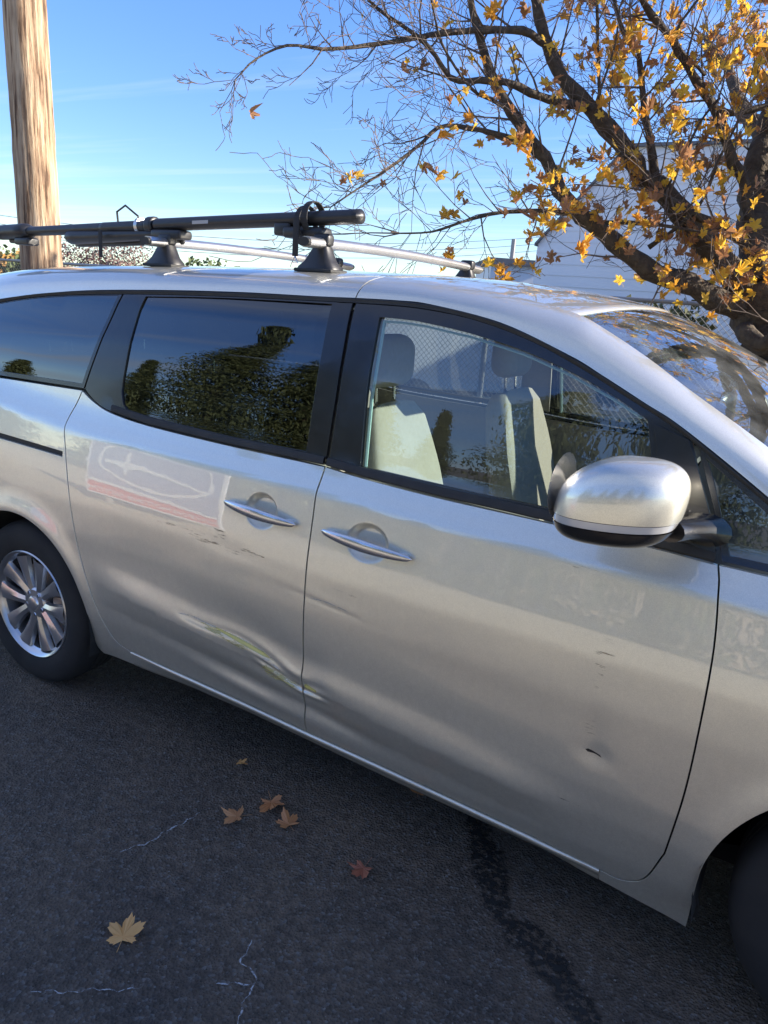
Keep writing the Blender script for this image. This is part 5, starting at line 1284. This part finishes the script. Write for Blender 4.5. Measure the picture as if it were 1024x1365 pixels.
mb.add([(p[0], p[1], zt_) for p in P5]+[(p[0], p[1], zt_+.2) for p in P5], [(0, 1, 5, 4), (1, 2, 6, 5), (2, 3, 7, 6), (3, 0, 4, 7), (4, 5, 6, 7), (3, 2, 1, 0)]); mb.build('roof', M['roofing'], b2, smooth=False, auto=None)
pv = (q0+dirv*.5); mb = MB(); mb.tube([(pv[0], pv[1], zt_+.2), (pv[0], pv[1], zt_+.8)], .07, 8); mb.build('vent_pipe', M['wire'], b2)
# white utility trailer beyond the fence, dappled by the sun through the crown
tl = empty('white_trailer', (-6.5, 8.2, 0), 'low white box trailer parked beyond the fence, seen through the cab windows', 'trailer')
mb = MB(); mb.rbox(-2.2, 2.2, -.9, .9, .45, 1.86, .05); o = mb.build('trailer_body', M['white_wall'], tl); o.matrix_parent_inverse = Matrix.Identity(4)
for x in (-.4, .5):
    for y in (-.82, .82):
        mb = MB(); mb.lathe([(.001, -.1), (.28, -.1), (.31, -.05), (.31, .05), (.28, .1), (.001, .1)], 24, (x, y, .31)); o = mb.build('wheel', M['tyre'], tl); o.matrix_parent_inverse = Matrix.Identity(4)
mb = MB(); mb.box(2.2, 3.2, -.04, .04, .45, .52); mb.box(-2.1, 2.2, -.6, .6, .36, .46); o = mb.build('chassis', M['void'], tl, smooth=False, auto=None); o.matrix_parent_inverse = Matrix.Identity(4)
tl.rotation_euler = (0, 0, math.radians(38))

# ------------------------------------------------------------------ other vegetation
def crown_mesh(kind, seed, mats, h, r, leaf, n, parent, base_z=.0):
    g = np.random.default_rng(seed); mb = MB()
    if kind == 'conifer':
        tr = MB(); tr.tube([(0, 0, -.1), (0, 0, h*.5), (0, 0, h*.98)], [h*.022, h*.012, .01], 8); o = tr.build('trunk', M['bark'], parent); o.matrix_parent_inverse = Matrix.Identity(4)
        for i in range(n):
            f = g.random()**.8; f = (math.floor(f*17)+g.uniform(0, .45))/17; z = h*(.06+.93*f); L = r*(1-f)**1.25*g.uniform(.35, 1.25)+.08; a = g.uniform(0, 6.28)
            ca, sa = math.cos(a), math.sin(a)
            for t in np.linspace(.2, 1, 9):
                px, py, pz = ca*L*t, sa*L*t, z-.28*L*t*t+g.normal(0, .05)
                for _ in range(3):
                    s_ = leaf*g.uniform(.6, 1.3); d1 = g.normal(0, 1, 3); d1[2] -= .4; d1 /= np.linalg.norm(d1); d2 = g.normal(0, 1, 3); d2 /= np.linalg.norm(d2)
                    c_ = np.array((px, py, pz))+g.normal(0, .10, 3); mb.add([c_, c_+d1*s_+d2*s_*.25, c_+d1*s_*.8-d2*s_*.3], [(0, 1, 2)])
    else:
        tr = MB(); tr.tube([(0, 0, -.1), (.05, 0, h*.35), (0, .05, h*.7)], [h*.03, h*.02, h*.008], 8)
        cl = [(g.normal(0, r*.42), g.normal(0, r*.42), h*(.35+.5*g.random()), r*g.uniform(.30, .5)) for _ in range(14)]
        for c_ in cl: tr.tube([(0, 0, h*.3), (c_[0]*.6, c_[1]*.6, c_[2]-c_[3]*.4), c_[:3]], [h*.012, h*.006, h*.002], 5)
        o = tr.build('trunk', M['bark'], parent); o.matrix_parent_inverse = Matrix.Identity(4)
        for i in range(n):
            c_ = cl[g.integers(len(cl))]; d = g.normal(0, 1, 3); d /= np.linalg.norm(d); p = np.array(c_[:3])+d*c_[3]*g.uniform(.5, 1.1)
            s_ = leaf*g.uniform(.6, 1.4); d1 = g.normal(0, 1, 3); d1 /= np.linalg.norm(d1); d2 = np.cross(d1, g.normal(0, 1, 3)); d2 /= np.linalg.norm(d2)
            mb.add([p, p+d1*s_, p+d1*s_*.7+d2*s_*.7, p+d2*s_*.8], [(0, 1, 2, 3)])
    o = mb.build('crown', mats, parent, smooth=False, auto=None); o.matrix_parent_inverse = Matrix.Identity(4); return o
def copy_tree(root, loc, rz_, sc, label):
    r = root.copy(); COL.objects.link(r); r.location = loc; r.rotation_euler = (0, 0, rz_); r.scale = (sc, sc, sc); r['label'] = label
    for ch in root.children:
        c_ = ch.copy(); COL.objects.link(c_); c_.parent = r
    return r
M['needle'] = pmat('conifer_needles', (.050, .070, .026), .8, noise=(2, .7, (.10, .115, .04)))
M['needle2'] = pmat('olive_foliage', (.055, .065, .025), .8, noise=(2, .7, (.10, .10, .04)))
M['autumn'] = pmat('autumn_crown', (.42, .20, .06), .8, noise=(1.2, .8, (.16, .16, .05)))
M['green_crown'] = pmat('green_crown', (.06, .09, .03), .8, noise=(1.2, .8, (.12, .14, .05)))
M['bare_crown'] = pmat('bare_twiggy_crown', (.15, .09, .08), .85, noise=(1.5, .6, (.22, .15, .13)))
con = empty('conifer_tree', (-13.9, -12.6, 0), 'tallest conifer across the yard, mirrored in the sliding door window', 'tree', 'conifers across the yard')
crown_mesh('conifer', 3, M['needle'], 10.0, 3.2, .14, 1700, con)
for i, (x, y, s_, lb) in enumerate(((-16.2, -12.2, .52, 'short conifer left of the tallest one across the yard'), (-11.3, -13.0, .98, 'conifer just right of the tallest one across the yard'), (-9.0, -12.4, .55, 'half height conifer mirrored beside the door pillar'), (-7.2, -12.2, .42, 'lowest conifer of the row across the yard'), (-5.0, -12.6, .78, 'conifer mirrored in the front part of the cab window'), (-2.4, -13.0, .9, 'conifer across the yard opposite the door mirror'), (1.4, -14, 1.0, 'conifer across the yard opposite the bonnet'), (-20.5, -12.6, .40, 'small conifer mirrored in the rear quarter window'), (6, -15, 1.0, 'rightmost conifer across the yard'))):
    copy_tree(con, (x, y, 0), i*1.3, s_, lb)
for (px, py0, d, h_, r_, leaf, n, mat, nm, lab) in ((12, 345, 60, 4.2, 3.0, .35, 2600, 'autumn', 'autumn_tree', 'orange autumn tree on the skyline left of the pole'), (-8, 340, 75, 5.5, 3.4, .35, 1500, 'green_crown', 'green_tree', 'dark green tree on the skyline at the left edge'), (30, 352, 55, 3.4, 2.2, .3, 1500, 'green_crown', 'green_tree', 'low green tree just left of the pole base'), (135, 318, 40, 4.6, 3.0, .10, 5000, 'bare_crown', 'bare_tree', 'pinkish bare tree on the skyline right of the pole'), (295, 348, 45, 3.8, 1.6, .22, 1200, 'green_crown', 'green_tree', 'green treetop showing over the roof between the rack feet'), (325, 352, 52, 3.9, 1.5, .25, 800, 'green_crown', 'green_tree', 'smaller green treetop right of the other over the roof')):
    p = ray_pt(px, py0, d); e_ = empty(nm, (p[0], p[1], 0), lab, 'tree'); crown_mesh('broad', int(abs(px))+3, M[mat], p[2], r_, leaf, n, e_)
# shrubs and trees beyond the fence, seen through the driver's window
for i, (x, y, h_, r_, mt, lab) in enumerate(((-2.4, 8.2, 1.9, .9, 'needle2', 'olive shrub beyond the fence seen through the front window'), (-3.8, 9.5, 1.6, .9, 'green_crown', 'green shrub beyond the fence left of the olive one'), (.3, 8.0, 1.8, 1.0, 'needle2', 'olive shrub behind the maple trunk'))):
    e_ = empty('shrub', (x, y, 0), lab, 'shrub'); crown_mesh('broad', 70+i, M[mt], h_, r_, .09, 2600, e_)

# ------------------------------------------------------------------ across the yard: what the van's flank mirrors
# printed sign board on posts
M['sign_white'] = pmat('sign_white', (.80, .80, .80), .45, noise=(2, .3, (.70, .70, .69)))
M['sign_blue'] = pmat('sign_grey_blue', (.30, .32, .46), .5)
M['sign_red'] = pmat('sign_red', (.62, .05, .05), .5)
SX0, SX1, SY, SZ0, SZ1 = -6.95, -5.1, -3.6, .20, 1.45; sc_x = (SX0+SX1)/2; hw = (SX1-SX0)/2
board = empty('sign_board', (sc_x, SY, 0), 'low sign board with a red lettered stripe and oval emblem, mirrored in the sliding door', 'sign')
def sp(mb, name, mat, **k):
    o = mb.build(name, mat, board, **k); o.matrix_parent_inverse = Matrix.Identity(4); return o
mb = MB(); mb.box(-hw-.03, hw+.03, -.03, -.003, SZ0-.03, SZ1+.03); sp(mb, 'backing_panel', M['sign_white'], smooth=False, auto=None)
for x in (-hw+.2, hw-.2):
    mb = MB(); mb.box(x-.04, x+.04, -.11, -.032, 0, SZ1); sp(mb, 'post', M['pole_grey'], smooth=False, auto=None)
def flat(name, pts, mat, y):
    mb = MB(); mb.add([(x, y, z) for x, z in pts], [tuple(range(len(pts)))[::-1]]); return sp(mb, name, mat, smooth=False, auto=None)
flat('print_panel', [(-hw, SZ0), (hw, SZ0), (hw, SZ1), (-hw, SZ1)], M['sign_blue'], .001)
flat('lettered_stripe', [(-hw, SZ0), (hw, SZ0), (hw, SZ0+.36), (-hw, SZ0+.36)], M['sign_red'], .004)
def ribbon(name, pts, w, y, mat, closed=False):
    p = np.array(pts, float); n = len(p); mb = MB(); vs = []
    for i in range(n):
        a = p[(i-1) % n] if closed else p[max(i-1, 0)]; b = p[(i+1) % n] if closed else p[min(i+1, n-1)]; t = (b-a)/np.linalg.norm(b-a); nn_ = np.array((-t[1], t[0]))*w/2
        vs += [(p[i][0]+nn_[0], y, p[i][1]+nn_[1]), (p[i][0]-nn_[0], y, p[i][1]-nn_[1])]
    m_ = n if closed else n-1
    mb.add(vs, [(2*i, 2*((i+1) % n), (2*((i+1) % n))+1, 2*i+1) for i in range(m_)]); return sp(mb, name, mat, smooth=False, auto=None)
ribbon('panel_border', [(-hw, SZ0), (hw, SZ0), (hw, SZ1), (-hw, SZ1)], .06, .007, M['sign_white'], True)
ribbon('stripe_border', [(-hw, SZ0+.36), (hw, SZ0+.36)], .04, .007, M['sign_white'])
ribbon('oval_emblem', [(.80*math.cos(a), SZ0+.80+.36*math.sin(a)) for a in np.linspace(0, 2*math.pi, 48, endpoint=False)], .045, .007, M['sign_white'], True)
ribbon('swoosh', [(.76-1.45*t, SZ0+.68+.36*t-.22*t*t) for t in np.linspace(0, 1, 16)], .05, .010, M['sign_white'])
flat('star', [(-.35+r_*math.cos(a), SZ0+.80+r_*math.sin(a)) for k_ in range(8) for r_, a in ((.24 if k_ % 2 == 0 else .07, k_*math.pi/4),)], M['sign_white'], .013)
def text(name, body, size, x, z, y, mat, parent):
    cu = bpy.data.curves.new(name, 'FONT'); cu.body = body; cu.size = size; cu.align_x = 'CENTER'; cu.align_y = 'CENTER'; cu.extrude = .001
    t_ = bpy.data.objects.new(name, cu); COL.objects.link(t_)
    me = bpy.data.meshes.new_from_object(t_); bpy.data.objects.remove(t_); me.materials.clear(); me.materials.append(mat)
    o = bpy.data.objects.new(name, me); COL.objects.link(o); o.parent = parent; o.location = (x, y, z); o.rotation_euler = (math.pi/2, 0, math.pi); o.scale = (.54, 1, 1); return o
text('lettering', 'NOTTOM, MOTTIMO GNITLOM', .235, 0, SZ0+.17, .009, M['sign_white'], board)
# a long pale storage building and a tan fence beyond the yard
M['tan_wall'] = pmat('tan_stucco', (.50, .42, .32), .85, noise=(.8, .5, (.42, .36, .28)))
bb = empty('tan_shed', (0, -24, 0), 'long tan shed across the gravel yard', 'building')
mb = MB(); mb.box(-16, 20, -4, 0, 0, 3.0); o = mb.build('wall', M['tan_wall'], bb, smooth=False, auto=None); o.matrix_parent_inverse = Matrix.Identity(4)
mb = MB(); mb.add([(-16.4, .5, 2.95), (20.4, .5, 2.95), (20.4, -2, 3.9), (-16.4, -2, 3.9), (20.4, -4.5, 2.95), (-16.4, -4.5, 2.95)], [(0, 1, 2, 3), (3, 2, 4, 5), (0, 3, 5), (1, 4, 2)]); o = mb.build('roof', M['roofing'], bb, smooth=False, auto=None); o.matrix_parent_inverse = Matrix.Identity(4)
# power lines far behind
pw = MB(); 
for dz_ in (0, .5, 1.0):
    a = ray_pt(-40, 305, 45)+np.array((0, 0, dz_)); b = ray_pt(760, 330, 60)+np.array((0, 0, dz_))
    pw.tube([a*(1-t)+b*t-np.array((0, 0, 1.2*4*t*(1-t))) for t in np.linspace(0, 1, 14)], .015, 4, cap=False)
tag(pw.build('power_lines', M['rubber']), 'thin dark power lines low over the skyline', 'power line')
for o in bpy.data.objects:
    if o.type == 'MESH' and len(o.data.materials) == 0: o.data.materials.append(M['void'])
